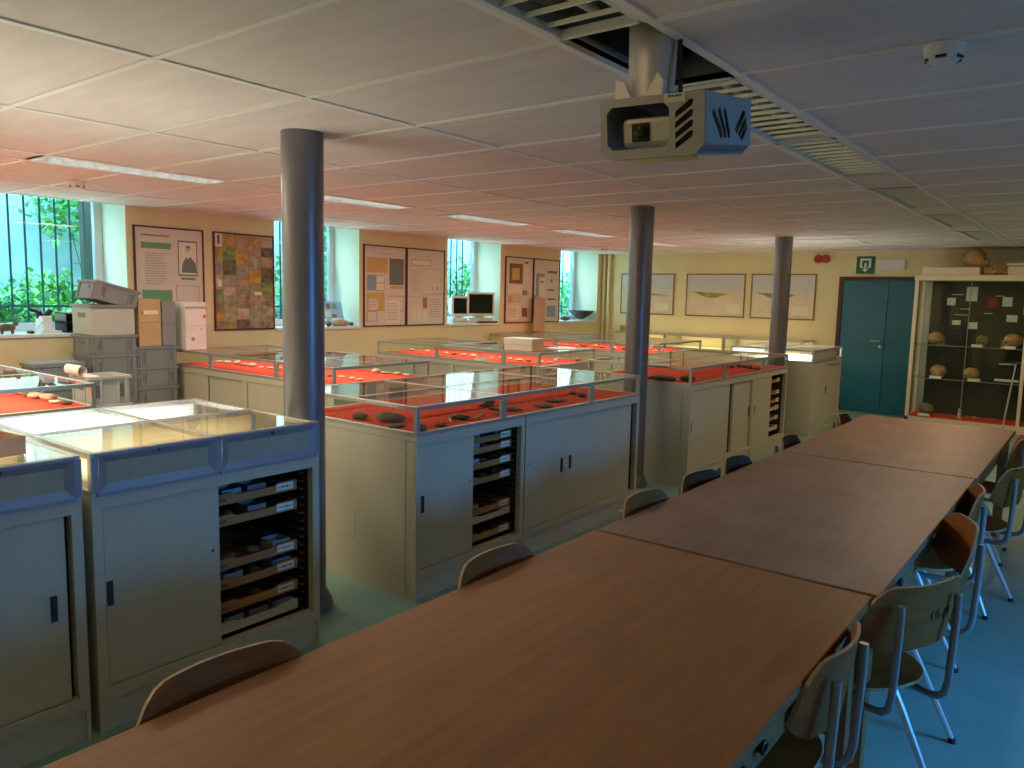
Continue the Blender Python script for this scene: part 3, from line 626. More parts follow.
T2 = table(2.42, 4.42, -1.455, -.475, 'tabB', 'greyish-brown wooden table in the middle of the row')
T3 = table(4.43, 6.36, -1.455, -.47, 'tabC', 'worn wooden table at the far end of the row')
def hook(T, ly, lx, cable):
    h_ = MB(); a0 = [(lx-.05, ly, .675), (lx+.0, ly, .675)]
    h_.tube(a0, .014, 10)
    ring = [(lx+.012+.012*math.cos(a)*1, ly+.012*math.sin(a), .675) for a in [2*math.pi*k/12 for k in range(13)]]
    h_.tube([(lx+.004, ly+.014*math.cos(a), .675+.014*math.sin(a)) for a in [2*math.pi*k/14 for k in range(15)]], .004, 6)
    o = h_.build('cable_clip', G['black'], T, smooth=True)
    if cable: MB().tube([(lx-.012, ly, .69), (lx-.014, ly-.005, .64), (lx-.01, ly-.06, .60), (lx-.01, ly-.2, .58)], .003, 6).build('cable', G['black'], o)
hook(T1, .02, .467, True); hook(T1, .14, .467, True); hook(T2, -.6, .47, True); hook(T2, .2, .47, False)

# ================================================================== CHAIRS (local: sitter faces +y)
def make_chair(label, loc, rz, ply='ply', group=None, bw=1, bt=.795):
    t = thing('chair', label, 'chair', loc, rz, group)
    # seat: rounded plywood with slight dip
    n = 36; s = MB(); rings = [0.0, .4, .8, 1.0]
    def sp(a, k):
        ca, sa = math.cos(a), math.sin(a); e = 2.6
        x = .205*abs(ca)**(2/e)*(1 if ca > 0 else -1); y = .20*abs(sa)**(2/e)*(1 if sa > 0 else -1); x *= 1-.10*(-sa if sa < 0 else 0)
        return x*k, y*k
    top, bot = [], []
    for zz, lst in ((0, top), (-.011, bot)):
        c = len(s.v); s.v.append((0, 0, .440+zz)); lst.append([c])
        for k in rings[1:]:
            row = []
            for q in range(n):
                x, y = sp(2*math.pi*q/n, k); z = .440+.010*k*k - (.012*max(0, (y-.12)/.08)**2 if y > .12 else 0)
                row.append(len(s.v)); s.v.append((x, y, z+zz))
            lst.append(row)
    for lst, fl in ((top, False), (bot, True)):
        for q in range(n):
            fa = (lst[0][0], lst[1][q], lst[1][(q+1) % n]); s.f.append(fa[::-1] if fl else fa); s.m.append(0)
        for k in range(1, 3):
            for q in range(n):
                fa = (lst[k][q], lst[k+1][q], lst[k+1][(q+1) % n], lst[k][(q+1) % n]); s.f.append(fa[::-1] if fl else fa); s.m.append(0)
    for q in range(n): s.f.append((bot[3][q], bot[3][(q+1) % n], top[3][(q+1) % n], top[3][q])); s.m.append(1)
    s.build('seat', [G[ply], G['plyedge']], t, smooth=True)
    # backrest: curved ply shell
    b = MB(); nu, nv = 16, 6; idx = {}
    for side, off in ((0, 0), (1, -.010)):
        for i in range(nu+1):
            for j in range(nv+1):
                uu = i/nu*2-1; vv = j/nv; x = uu*.205*bw
                edge = max(0, (abs(uu)-.62)/.38)
                zt = bt-.065*edge**2.0; zb = .585+.05*edge**2.0
                y = -.195 - .055*(1-uu*uu) - .03*(vv-.0) + off
                idx[side, i, j] = len(b.v); b.v.append((x, y+.02, zb+(zt-zb)*vv))
    for i in range(nu):
        for j in range(nv):
            b.f.append((idx[0, i, j], idx[0, i, j+1], idx[0, i+1, j+1], idx[0, i+1, j])); b.m.append(0)
            b.f.append((idx[1, i, j], idx[1, i+1, j], idx[1, i+1, j+1], idx[1, i, j+1])); b.m.append(0)
        for j, fl in ((0, 0), (nv, 1)):
            q = (idx[0, i, j], idx[0, i+1, j], idx[1, i+1, j], idx[1, i, j]); b.f.append(q if not fl else q[::-1]); b.m.append(1)
    for j in range(nv):
        for i, fl in ((0, 1), (nu, 0)):
            q = (idx[0, i, j], idx[0, i, j+1], idx[1, i, j+1], idx[1, i, j]); b.f.append(q if not fl else q[::-1]); b.m.append(1)
    b.build('backrest', [G[ply], G['plyedge']], t, smooth=True)
    for sx in (-1, 1):
        x = sx*.125
        pts = [(x, -.262, .745), (x, -.262, .66), (x, -.258, .55), (x, -.254, .46), (x, -.245, .42), (x, -.225, .40), (x, -.19, .392), (x, -.10, .392), (x, .12, .405)]
        MB().tube(pts, .0105, 10, ry=1.15).build('back_support', G['steel'], t, smooth=True)
        for sy in (-1, 1):
            pts = [(x*1.05, .02+sy*.03, .42), (x*1.25, .02+sy*.10, .28), (sx*.19, .02+sy*.225, 0.012)]
            lg = MB().tube(pts, [.015, .013, .010], 8).build('leg', G['legpaint'], t, smooth=True)
            MB().lathe([(.013, 0), (.013, .02)], pts[-1][0], pts[-1][1], n=10).build('foot_cap', G['rubber'], lg)
    MB().tube([(-.131, .02, .405), (.131, .02, .405)], .010, 8).build('cross_tube', G['steel'], t, smooth=True)
    return t
def back_at(bx, by, rz):         # chair origin from the backrest centre
    return (bx + math.sin(rz)*-.255, by + math.cos(rz)*.255, 0)
# right side: sitter faces -X  -> local +y = -X : rz = +90
c0 = make_chair('plywood chair at the near table, nearest the bottom right corner', back_at(-.44, 1.94, R(90)), R(90))
rz = math.atan2(.89, .45)-math.pi/2+R(90)
def cs(bx, by, deg, lab, z=0): return dup(c0, back_at(bx, by, R(deg)), R(deg), lab)
ch2 = cs(-.36, 2.51, 63, 'turned plywood chair with scribbled backrest beside the table joint')
cs(-.36, 3.34, 112, 'plywood chair pushed in at the middle table, behind the scribbled one')
cs(-.40, 3.98, 100, 'plywood chair at the far end of the middle table')
cs(-.30, 4.72, 78, 'plywood chair pulled out beside the far table')
cs(-.38, 5.75, 92, 'last plywood chair on the right of the far table')
# scribble on chair 2 back
sc = MB()
def back_y(x): return -.1865-.055*(1-(x/.205)**2)-.03*.5
for k, (x, z, dx, dz) in enumerate([(.02, .68, .0, .03), (.035, .69, .012, .02), (.05, .675, .0, .035), (.068, .68, .015, .0), (.085, .67, .004, .03), (.10, .69, .02, .006), (.115, .672, .0, .03)]):
    sc.tube([(q, back_y(q), zz) for q, zz in ((x, z), (x+dx*.6, z+dz*.5), (x+dx+.004, z+dz))], .0020, 5)
sc.build('scribble', G['ink'], ch2)
# left side: sitter faces +X -> rz = -90
for (bx, by, deg, lab) in [(-1.515, .90, -92, 'plywood chair tucked in at left, nearest the bottom edge'), (-1.515, 1.85, -88, 'plywood chair tucked in left before the first table joint'), (-1.515, 2.84, -90, 'plywood chair tucked in left just past the first table joint')]:
    cs(bx, by, deg, lab)
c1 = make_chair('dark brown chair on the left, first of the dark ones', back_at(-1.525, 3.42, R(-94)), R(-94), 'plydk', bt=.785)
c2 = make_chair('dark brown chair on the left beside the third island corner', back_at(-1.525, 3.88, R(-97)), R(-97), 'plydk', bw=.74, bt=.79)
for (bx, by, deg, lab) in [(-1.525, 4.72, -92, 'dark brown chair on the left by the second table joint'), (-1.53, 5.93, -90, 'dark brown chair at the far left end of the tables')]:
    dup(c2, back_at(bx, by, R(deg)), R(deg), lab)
dup(c0, back_at(-5.2, 2.78, R(-90)), R(-90), 'plywood chair between crates and the closest island, only its top visible')

# ================================================================== CRATES BY THE WALL
def crate(loc, sx, sy, H, label, m_='crate', lid=False, rot=None, open_=False):
    """local x depth (front at +x), y width"""
    t = thing('crate', label, 'crate', loc, 0, rot=rot or (0, 0, 0)); a, c = sx/2, sy/2; th = .006
    b = MB().box(-a+.012, a-.012, -c+.012, c-.012, 0, th)
    b.box(a-.016, a-.010, -c+.012, c-.012, th, H-.02).box(-a+.010, -a+.016, -c+.012, c-.012, th, H-.02).box(-a+.016, a-.016, -c+.010, -c+.016, th, H-.02).box(-a+.016, a-.016, c-.016, c-.010, th, H-.02)
    b.box(a-.011, a-.002, -c+.03, -c+.05, .008, H-.02).box(a-.011, a-.002, c-.05, c-.03, .008, H-.02).box(a-.011, a-.002, -c+.085, -c+.095, .008, H-.02).box(a-.011, a-.002, c-.095, c-.085, .008, H-.02)
    b.box(-a+.05, -a+.06, -c+.002, -c+.011, .008, H-.02).box(a-.06, a-.05, -c+.002, -c+.011, .008, H-.02)
    b.build('shell', G[m_], t)
    MB().box(a-.012, a, -c, c, H-.022, H).box(-a, -a+.012, -c, c, H-.022, H).box(-a+.012, a-.012, -c, -c+.012, H-.022, H).box(-a+.012, a-.012, c-.012, c, H-.022, H).build('rim', G[m_], t, bevel=.002)
    MB().box(a-.0095, a-.006, -c+.052, -c+.083, H*.25, H*.72).box(a-.0095, a-.006, c-.083, c-.052, H*.25, H*.72).box(-.055, .055, -c+.004, -c+.0095, H*.55, H*.72).build('grip_slot', G['cratedk'], t)['kind'] = 'stuff'
    if lid: MB().box(-a, a, -c, c, H, H+.008).box(-a+.03, a-.03, -c+.03, c-.03, H+.008, H+.012).build('lid', G[m_], t, bevel=.002)
    return t
ord_ = ['at the bottom', 'second from the bottom', 'third from the bottom', 'fourth from the bottom', 'fifth from the bottom', 'topmost']
z = 0
for i, hh in enumerate((.2, .2, .2, .22, .205, .165)):
    crate((-6.905, 3.10, z), .40, .39, hh, 'grey crate under the big pale bin, %s of its stack' % ord_[i], lid=False); z += hh
# big pale bin and the tilted crate on it
t = thing('storage_bin', 'big pale grey smooth bin on the tallest crate stack', 'bin', (-6.905, 3.10, z))
b = MB().box(-.18, .18, -.17, .17, 0, .006)
for q in ((.175, .181, -.18, .18), (-.181, -.175, -.18, .18)): b.box(*q, .006, .26)
b.box(-.175, .175, -.180, -.174, .006, .26).box(-.175, .175, .174, .180, .006, .26); b.build('shell', G['cratelt'], t, bevel=.002)
MB().box(.182, .198, -.195, .195, .235, .26).box(-.198, -.182, -.195, .195, .235, .26).box(-.182, .182, -.195, -.181, .235, .26).box(-.182, .182, .181, .195, .235, .26).build('rim', G['crate'], t, bevel=.002)
MB().box(-.07, .07, -.183, -.1801, .15, .19).build('grip_slot', G['cratedk'], t)
crate((-6.905, 3.12, z+.266), .38, .38, .16, 'upturned grey crate lying tilted on the big pale bin', rot=(R(-15), 0, 0), m_='cartongr')
z = 0
for i in range(6):
    crate((-6.915, 3.475, z), .40, .385, .18, 'grey crate under the brown carton, %s of its stack' % ord_[i]); z += .18
ZT2 = z
z = 0
for i in range(5):
    crate((-6.78, 2.63, z), .26, .40, .195, 'grey crate under the leftmost window, %s of five' % (ord_[i] if i < 4 else 'topmost'), lid=(i == 4), m_='crate'); z += .195
z = 0
for i in range(5):
    crate((-5.58, 2.47, z), .28, .30, .198, 'pale beige crate of the free stack, %s of five' % (ord_[i] if i < 4 else 'topmost'), m_='cratelt'); z += .198
t = thing('paper_roll', 'curled white paper strip on the topmost pale crate', 'paper', (-5.58, 2.47, z))
pr = MB(); P = [(-.12+.0, -.15, .02)]
for k in range(13):
    a = k/12*1.7*math.pi; P.append((-.0, -.17-.03*math.sin(a), .045-.035*math.cos(a)))
for q in range(len(P)-1):
    pr.quad((-.1, P[q][1], P[q][2]), (.12, P[q][1], P[q][2]), (.12, P[q+1][1], P[q+1][2]), (-.1, P[q+1][1], P[q+1][2]))
pr.box(-.1, .12, -.16, -.06, .001, .004); pr.build('sheet', G['whiteliner'], t)
# cartons on the second stack / left end of the wall island
def carton(loc, sx, sy, H, m_, label, stripe=None):
    t = thing('carton', label, 'box', loc)
    MB().box(-sx/2, sx/2, -sy/2, sy/2, 0, H*.5).box(-sx/2, sx/2, -sy/2, sy/2, H*.503, H).build('box_body', G[m_], t, bevel=.003)
    if stripe == 'brown':
        MB().box(sx/2, sx/2+.001, -sy*.28, sy*.36, H*.68, H*.76).build('label', G['pr_cream'], t); MB().box(sx/2, sx/2+.001, -sy*.38, -sy*.30, H*.69, H*.74).build('print', G['pr_brown'], t)
    if stripe == 'white':
        k = MB().box(sx/2, sx/2+.001, -sy/2, sy/2, H*.86, H*.91)
        k.box(sx/2, sx/2+.001, -sy*.3, -.0, H*.43, H*.436).box(sx/2, sx/2+.001, .02, sy*.1, H*.425, H*.44).box(sx/2, sx/2+.001, sy*.2, sy*.3, H*.425, H*.445); k.build('print_band', G['pr_line'], t)
        MB().tube([(sx/2, -sy*.15, H*.23), (sx/2+.001, -sy*.15, H*.23)], .018, 10).tube([(sx/2, sy*.42, H*.70), (sx/2+.001, sy*.42, H*.70)], .016, 10).build('stamp', G['pr_red'], t)
    return t
carton((-6.86, 3.425, ZT2+.001), .24, .20, .42, 'carton', 'two stacked brown archive cartons on the right crate stack', 'brown')
carton((-6.86, 3.60, ZT2+.001), .24, .125, .40, 'cartongr', 'grey mottled box between the brown and the white cartons')
carton((-6.80, 3.835, 1.036), .20, .205, .44, 'cartonw', 'tall white carton with a grey band on the wall island', 'white')

# ================================================================== WINDOW SILL OBJECTS
SZ = 1.18
# sill 1
t = thing('microscope', 'white microscope with a black head on the leftmost sill', 'microscope', (-7.52, 2.87, SZ))
MB().box(-.10, .10, -.07, .10, 0, .02).prism([(-.09, .02), (.09, .02), (.07, .15), (-.07, .15)], -.05, .03, ID).build('stand', G['white'], t, bevel=.004)
MB().tube([(-.03, -.03, .14), (.0, -.06, .2)], .03, 12).tube([(.0, -.06, .19), (.04, -.14, .21)], .018, 10).tube([(0, .0, .15), (0, .05, .2)], .024, 10).build('head', G['black'], t, smooth=True)
MB().tube([(.07, -.02, .14), (.09, -.08, .07), (.06, -.12, .005)], .006, 6).build('cable', G['white'], t, smooth=True)
t = thing('letter_tray', 'black two-level letter tray on the leftmost sill', 'tray', (-7.53, 3.10, SZ))
for zz in (.0, .085, .17): MB().box(-.12, .12, -.10, .10, zz, zz+.012).build('shelf', G['black'] if zz < .1 else G['cartongr'], t)
MB().box(-.12, .12, -.10, -.09, 0, .18).box(-.12, .12, .09, .10, 0, .18).box(-.12, -.11, -.09, .09, .012, .17).build('side', G['black'], t)
t = thing('animal_model', 'small brown four-legged animal model on the leftmost sill', 'model', (-7.47, 2.55, SZ), R(90)); mb = MB().blob((0, 0, .055), (.065, .028, .030), 3, .15, 12, 8).blob((.065, 0, .085), (.024, .017, .018), 5, .1, 10, 6)
for sx in (-.04, .04):
    for sy in (-.015, .015): mb.tube([(sx, sy, .05), (sx, sy, 0)], [.010, .007], 6)
mb.tube([(-.06, 0, .06), (-.10, 0, .035)], [.008, .004], 6).tube([(.04, 0, .065), (.06, 0, .085)], [.018, .013], 6); mb.build('body', ROCK[0], t, smooth=True)
t = thing('computer_mouse', 'small black mouse on the leftmost sill', 'mouse', (-7.44, 2.72, SZ)); MB().blob((0, 0, .012), (.05, .028, .018), 1, .02, 12, 8).build('shell', G['black'], t, smooth=True); MB().box(-.02, .02, -.012, .012, 0, .004).build('base', G['black'], t)
# sill 2
t = thing('photo_board', 'pale blue board with pasted photos leaning in the second window', 'board', (-7.52, 6.22, SZ), rot=(R(0), R(-22), R(-14)))
MB().box(-.008, .0, -.18, .05, 0, .32).build('board', G['blueph'], t)
for (ya, za, mm) in ((-.16, .22, 'pr_slate'), (-.08, .22, 'pr_green'), (-.17, .12, 'cartonw'), (-.10, .08, 'pr_slate'), (-.02, .02, 'pr_line')): MB().box(.0001, .0015, ya, ya+.06, za, za+.07).build('photo', G[mm], t)
for k, (y, s) in enumerate(((5.85, .07), (5.97, .05), (6.08, .085), (6.22, .06), (6.30, .04))): fossil(-7.43-.02*(k % 2), y, SZ+.001, s, [2, 0, 2, 2, 0][k], 'brown rock on the second window sill, %s from the left' % ['first', 'second', 'third', 'fourth', 'fifth'][k], None, 1.2, 'rock')
# sill 3: monitors
def monitor(y, sx, H, label, m_, rzz, scrm):
    t = thing('monitor', label, 'monitor', (-7.50, y, SZ), rzz)      # screen faces +x
    MB().box(-.14, .10, -sx/2*.9, sx/2*.9, 0, .075).build('base_unit', G[m_], t, bevel=.006)
    MB().box(-.02, .06, -.06, .06, .075, .10).build('neck', G[m_], t)
    b = MB().box(.05, .09, -sx/2, sx/2, .10, H); 
    b.v += [(.05, -sx/2+.01, .11), (.05, sx/2-.01, .11), (.05, sx/2-.01, H-.01), (.05, -sx/2+.01, H-.01), (-.15, -sx/2+.07, .15), (-.15, sx/2-.07, .15), (-.15, sx/2-.07, H-.05), (-.15, -sx/2+.07, H-.05)]
    n = len(b.v)-8; b.f += [(n, n+1, n+5, n+4), (n+1, n+2, n+6, n+5), (n+2, n+3, n+7, n+6), (n+3, n, n+4, n+7), (n+4, n+5, n+6, n+7)]; b.m += [0]*5
    b.build('housing', G[m_], t, bevel=.004)
    MB().box(.0905, .094, -sx/2+.03, sx/2-.03, .14, H-.03).build('screen', G[scrm], t)
    return t
monitor(8.33, .27, .39, 'white computer monitor, left one in the third window', 'white', R(-20), 'scr')
m2 = monitor(8.80, .44, .45, 'beige computer monitor with black screen, right one in the third window', 'moni', R(-25), 'scr')
for (y, lab, mm) in ((8.28, 'white keyboard before the left monitor', 'white'), (8.86, 'dark keyboard before the right monitor', 'black')):
    t = thing('keyboard', lab, 'keyboard', (-7.36, y, SZ)); MB().box(-.05, .035, -.19, .19, 0, .022).build('shell', G[mm], t, bevel=.003)
    k = MB()
    for i in range(4):
        for j in range(12): k.box(-.04+i*.018, -.026+i*.018, -.175+j*.03, -.15+j*.03, .022, .028)
    k.build('keys', G['cartongr'], t)
# sill 4: bowl
t = thing('bowl', 'dark bronze pointed bowl on a white foot in the far window', 'bowl', (-7.50, 11.62, SZ))
MB().lathe([(.10, 0), (.10, .012), (.05, .022)], n=24).build('foot', G['white'], t, smooth=True)
MB().lathe([(.04, .022), (.09, .045), (.17, .105), (.24, .165), (.25, .17), (.235, .168), (.16, .115), (.08, .06), (.01, .05)], n=28).build('shell', G['bowl'], t, smooth=True)
fossil(-7.45, 11.05, SZ+.001, .09, 0, 'brown stone left of the bronze bowl on the far sill', None, .8, 'rock')

# ================================================================== POSTERS
def poster(y0, y1, items, label, z0=1.17, z1=2.185, fr='frame_w', ground='pr_paper'):
    W = y1-y0; H = z1-z0
    t = thing('framed_poster', label, 'poster', (XL+.001, y0, z0), E90)
    e = .014; F = MB().box(0, W, -.022, -.0, 0, e).box(0, W, -.022, 0, H-e, H).box(0, e, -.022, 0, e, H-e).box(W-e, W, -.022, 0, e, H-e); F.build('frame', G[fr], t)
    draw(t, W, H, e, items, ground)
    return t
def draw(t, W, H, e, items, ground):
    """items: (x0,x1,z0,z1,material) as fractions, z from the top"""
    MB().box(e, W-e, -.012, -.002, e, H-e).build('sheet', G[ground], t)
    by = {}
    for k, (a, b_, c, d_, mm) in enumerate(items):
        tx = (d_-c) < .012; mb = by.setdefault((mm, tx) if tx else (mm, k+2), MB()); o = -.0122-.00025*(k % 8)-.0001*k
        x0, x1 = e+a*(W-2*e), e+b_*(W-2*e); z1_, z0_ = H-e-c*(H-2*e), H-e-d_*(H-2*e)
        mb.box(x0, x1, o, -.0119, z0_, z1_)
    for (mm, tx), mb in by.items():
        o = mb.build('text_lines' if tx else 'print', G[mm] if isinstance(mm, str) else mm, t)
        if tx: o['kind'] = 'stuff'
def lines(x0, x1, z0, z1, n, mm='pr_line', rag=True):
    out = []
    for i in range(n):
        z_ = z0+(z1-z0)*i/n; out.append((x0, x1-(rng.uniform(0, .25)*(x1-x0) if rag else 0), z_, z_+min(.007, (z1-z0)/n*.45), mm))
    return out
it = [(.08, .50, .065, .08, 'pr_red'), (.08, .52, .14, .20, 'pr_green'), (.08, .52, .60, .74, 'pr_green'), (.62, .92, .105, .455, 'pr_slate'), (.635, .905, .12, .44, 'pr_cream'), (.66, .88, .47, .495, 'pr_green'), (.58, .94, .55, .80, 'pr_line'), (.59, .93, .557, .793, 'pr_paper'),
      (.62, .78, .60, .70, 'pr_slate'), (.80, .92, .63, .70, 'pr_slate'), (.65, .70, .74, .76, 'pr_slate'), (.73, .78, .735, .76, 'pr_slate'), (.85, .92, .735, .765, 'pr_slate'), (.15, .35, .93, .95, 'pr_green')]
it += lines(.14, .46, .24, .56, 13)
p1 = poster(3.593, 4.30, it, 'framed poster with green text blocks and an engraved portrait')
pm = MB()      # bust of the engraved portrait
def disc(mb, cx, cz, rx, rz_, y, n=16, m=0):
    b0 = len(mb.v); mb.v += [(cx+rx*math.cos(2*math.pi*k/n), y, cz+rz_*math.sin(2*math.pi*k/n)) for k in range(n)]; mb.f.append(tuple(b0+k for k in range(n))); mb.m.append(m)
H_ = 1.015; cx = .775*.70; zc = H_*(1-.20)
pm.v += [(cx-.075, -.0150, H_*(1-.425)), (cx+.085, -.0150, H_*(1-.425)), (cx+.075, -.0150, H_*(1-.33)), (cx+.025, -.0150, H_*(1-.275)), (cx-.02, -.0150, H_*(1-.27)), (cx-.06, -.0150, H_*(1-.33))]
pm.f.append((0, 1, 2, 3, 4, 5)); pm.m.append(0); disc(pm, cx-.002, zc+.018, .024, .022, -.0152, m=0); disc(pm, cx-.006, zc-.004, .017, .024, -.0154, m=2)
pm.v += [(cx-.012, -.0153, H_*(1-.30)), (cx+.012, -.0153, H_*(1-.27)), (cx+.018, -.0153, H_*(1-.23)), (cx-.02, -.0153, H_*(1-.24))]; q = len(pm.v)-4; pm.f.append((q, q+1, q+2, q+3)); pm.m.append(1)
pm.build('portrait', [G['pr_slate'], G['pr_cream'], mat('engraved_face', (.52, .47, .40), .5)], p1)
# photo collage
cols = [mat('photo_print', c, .4, var=.55, scale=17, c2=c2, detail=2) for c, c2 in [((.42, .32, .18), (.22, .15, .08)), ((.30, .40, .10), (.14, .18, .05)), ((.50, .33, .20), (.34, .22, .13)), ((.60, .38, .06), (.36, .20, .05)), ((.42, .37, .29), (.26, .22, .17)), ((.62, .48, .36), (.42, .30, .20)), ((.09, .07, .05), (.22, .16, .10)), ((.48, .42, .26), (.30, .24, .12))]]
it = [(.0, .13, .0, .14, 'pr_paper'), (.05, .08, .02, .11, 'ink')]
nx, nz = 5, 8
for i in range(nx):
    x = .13+(i-1)*.22 if i else 0
    zz = .145 if i == 0 else 0
    while zz < .99:
        hh = rng.choice([.10, .12, .135, .16]); z1_ = min(1, zz+hh)
        it.append((x+.003, (.13 if i == 0 else x+.216), zz+.002, z1_-.002, rng.choice(cols))); zz = z1_
it.append((.66, .80, .60, .70, 'pr_cream')); it.append((.04, .10, .48, .55, 'pr_cream'))
poster(4.41, 5.128, it, 'framed collage of many small nature photographs', ground='pr_slate')
it = [(.35, .65, .085, .092, 'pr_line'), (.05, .55, .14, .33, 'pr_ochre'), (.60, .96, .14, .48, 'pr_slate'), (.06, .48, .36, .56, 'pr_line'), (.07, .27, .37, .55, 'pr_blue'), (.28, .47, .37, .455, 'pr_cream'), (.28, .47, .465, .55, 'pr_cream'), (.62, .95, .49, .53, 'pr_ochre'),
      (.05, .48, .58, .82, 'pr_ochre'), (.10, .32, .66, .80, 'pr_paper'), (.58, .96, .62, .82, 'pr_line'), (.59, .95, .63, .81, 'pr_paper'), (.50, .86, .67, .98, 'pr_cream'), (.05, .30, .82, .95, 'pr_line'), (.07, .28, .83, .94, 'pr_paper')]+lines(.12, .30, .68, .78, 4)+lines(.54, .82, .72, .95, 8)
poster(6.42, 7.142, it, 'framed poster with ochre and slate blocks, left of a pair')
it = [(.42, .62, .08, .088, 'pr_line'), (.10, .64, .13, .215, 'pr_line'), (.12, .62, .14, .205, 'pr_cream'), (.40, .92, .25, .60, 'pr_line'), (.405, .915, .255, .595, 'pr_ochre' if False else 'pr_paper'), (.42, .54, .64, .78, 'pr_red'), (.10, .54, .62, .625, 'pr_line'), (.62, .95, .58, .585, 'pr_line'),
      (.14, .24, .82, .95, 'pr_cream'), (.28, .38, .82, .95, 'pr_cream'), (.42, .52, .82, .95, 'pr_cream'), (.66, .69, .49, .53, 'pr_red'), (.80, .83, .49, .53, 'pr_red')]+lines(.1, .36, .28, .58, 9)+lines(.62, .92, .66, .92, 8)
poster(7.152, 7.875, it, 'framed pale pinkish text poster, right of the pair beside the monitors')
it = [(.12, .62, .09, .40, 'pr_brown'), (.22, .50, .16, .34, 'pr_ochre'), (.66, .84, .05, .36, 'pr_cream'), (.68, .82, .05, .08, 'pr_slate'), (.10, .60, .43, .54, 'pr_cream'), (.62, .80, .50, .58, 'pr_green'), (.08, .28, .58, .70, 'pr_ochre'), (.62, .82, .78, .92, 'pr_brown'), (.10, .50, .74, .96, 'pr_cream')]+lines(.32, .56, .58, .70, 5)+lines(.12, .46, .78, .94, 6)
poster(9.228, 9.935, it, 'framed poster with a brown swirling photo near the far window')
it = [(.08, .42, .22, .62, 'pr_blue'), (.20, .42, .28, .62, 'pr_cream'), (.25, .38, .34, .37, 'pr_red'), (.52, .90, .17, .21, 'pr_slate'), (.66, .72, .30, .35, 'pr_slate'), (.54, .80, .47, .50, 'pr_slate'), (.54, .86, .62, .65, 'pr_slate'), (.52, .88, .74, .93, 'pr_blue'), (.30, .44, .72, .92, 'pr_blue')]
poster(9.945, 10.68, it, 'framed poster with blue panels, right beside the far window')
# framed section drawings on the far wall
def section(x0, x1, label, k):
    t = thing('framed_drawing', label, 'picture', (x0, YF-.001, 1.32)); W, H = x1-x0, .70; e = .016
    MB().box(0, W, -.02, 0, 0, e).box(0, W, -.02, 0, H-e, H).box(0, e, -.02, 0, e, H-e).box(W-e, W, -.02, 0, e, H-e).build('frame', G['frame_b'], t)
    it = [(.66, .92, .72, .92, 'pr_cream')] if k != 1 else [(.72, .93, .70, .93, 'pr_cream')]
    draw(t, W, H, e, it+[(0.02, .98, .03, .38, 'pr_sky')], 'pr_paper2')
    mb = MB(); n = 24
    def prof(i, top):
        s_ = i/n; zt = .62-.07*math.exp(-((s_-.1)/.15)**2)*0; 
        dip = math.sin(math.pi*min(1, max(0, (s_-.02)/.9)))**1.4
        return .60 - (.03+.03*s_)*1.0 if top else .58-.20*dip*(.55 if k == 0 else .7)
    for i in range(n):
        a, b_ = i/n, (i+1)/n; y = -.0150
        za, zb = prof(i, 0), prof(i+1, 0); ta, tb = .585-.05*a, .585-.05*b_
        if k == 0: za, zb, ta, tb = .47-.0*a, .47, .47+.05*math.sin(math.pi*a), .47+.05*math.sin(math.pi*b_)
        mb.quad((.06+a*W*.82, y, za*H), (.06+b_*W*.82, y, zb*H), (.06+b_*W*.82, y, max(tb, zb+.004)*H), (.06+a*W*.82, y, max(ta, za+.004)*H))
    mb.build('section_shape', G['pr_mud'] if k != 1 else G['pr_olive'], t)
    return t
G['pr_sky'] = mat('print_sky', (.62, .62, .62), .4); G['pr_paper2'] = mat('print_buff', (.80, .68, .48), .4, var=.12, scale=3); G['pr_mud'] = mat('print_mud', (.40, .34, .22), .5, var=.3, scale=12); G['pr_olive'] = mat('print_olive', (.38, .42, .14), .5, var=.4, scale=14)
section(-6.97, -5.94, 'framed section drawing on the far wall, partly behind the middle column', 0)
section(-5.715, -4.70, 'framed drawing with a green basin, centre of the far wall', 1)
section(-4.60, -3.60, 'framed section drawing on the far wall, partly behind the farthest column', 2)

# far wall devices
t = thing('alarm_sounder', 'red double alarm sounder high on the far wall', 'alarm', (-3.52, YF-.001, 2.245))
for dx in (-.065, .045): MB().lathe([(.025, 0), (.06, .015), (.062, .05), (.045, .065)], n=20, T=Matrix.Translation((dx, 0, 0)) @ Matrix.Rotation(R(90), 4, 'X')).build('horn', G['redhorn'], t, smooth=True)
t = thing('exit_sign', 'green exit sign with white arrow above the teal door', 'sign', (-2.92, YF-.001, 2.15))
MB().box(-.125, .125, -.015, 0, -.125, .125).build('plate', G['green'], t)
k = MB().box(-.075, .075, -.017, -.0145, .065, .095).box(-.075, -.045, -.017, -.0145, -.04, .065).box(.045, .075, -.017, -.0145, -.04, .065).box(-.045, -.03, -.017, -.0145, -.04, -.02).box(.03, .045, -.017, -.0145, -.04, -.02); k.build('doorway_symbol', G['signw'], t)
k = MB().box(-.016, .016, -.0165, -.0145, -.06, .03); k.prism([(-.045, -.055), (0, -.105), (.045, -.055)], -.0165, -.0145, ID); k.build('arrow', G['signw'], t)
t = thing('emergency_light', 'white emergency light box right of the exit sign', 'light', (-2.575, YF-.001, 2.15))
MB().box(-.19, .19, -.05, 0, -.07, .075).build('housing', G['white'], t, bevel=.006); MB().box(-.18, .17, -.053, -.0495, -.055, .03).build('cover', G['cartonw'], t, bevel=.002)

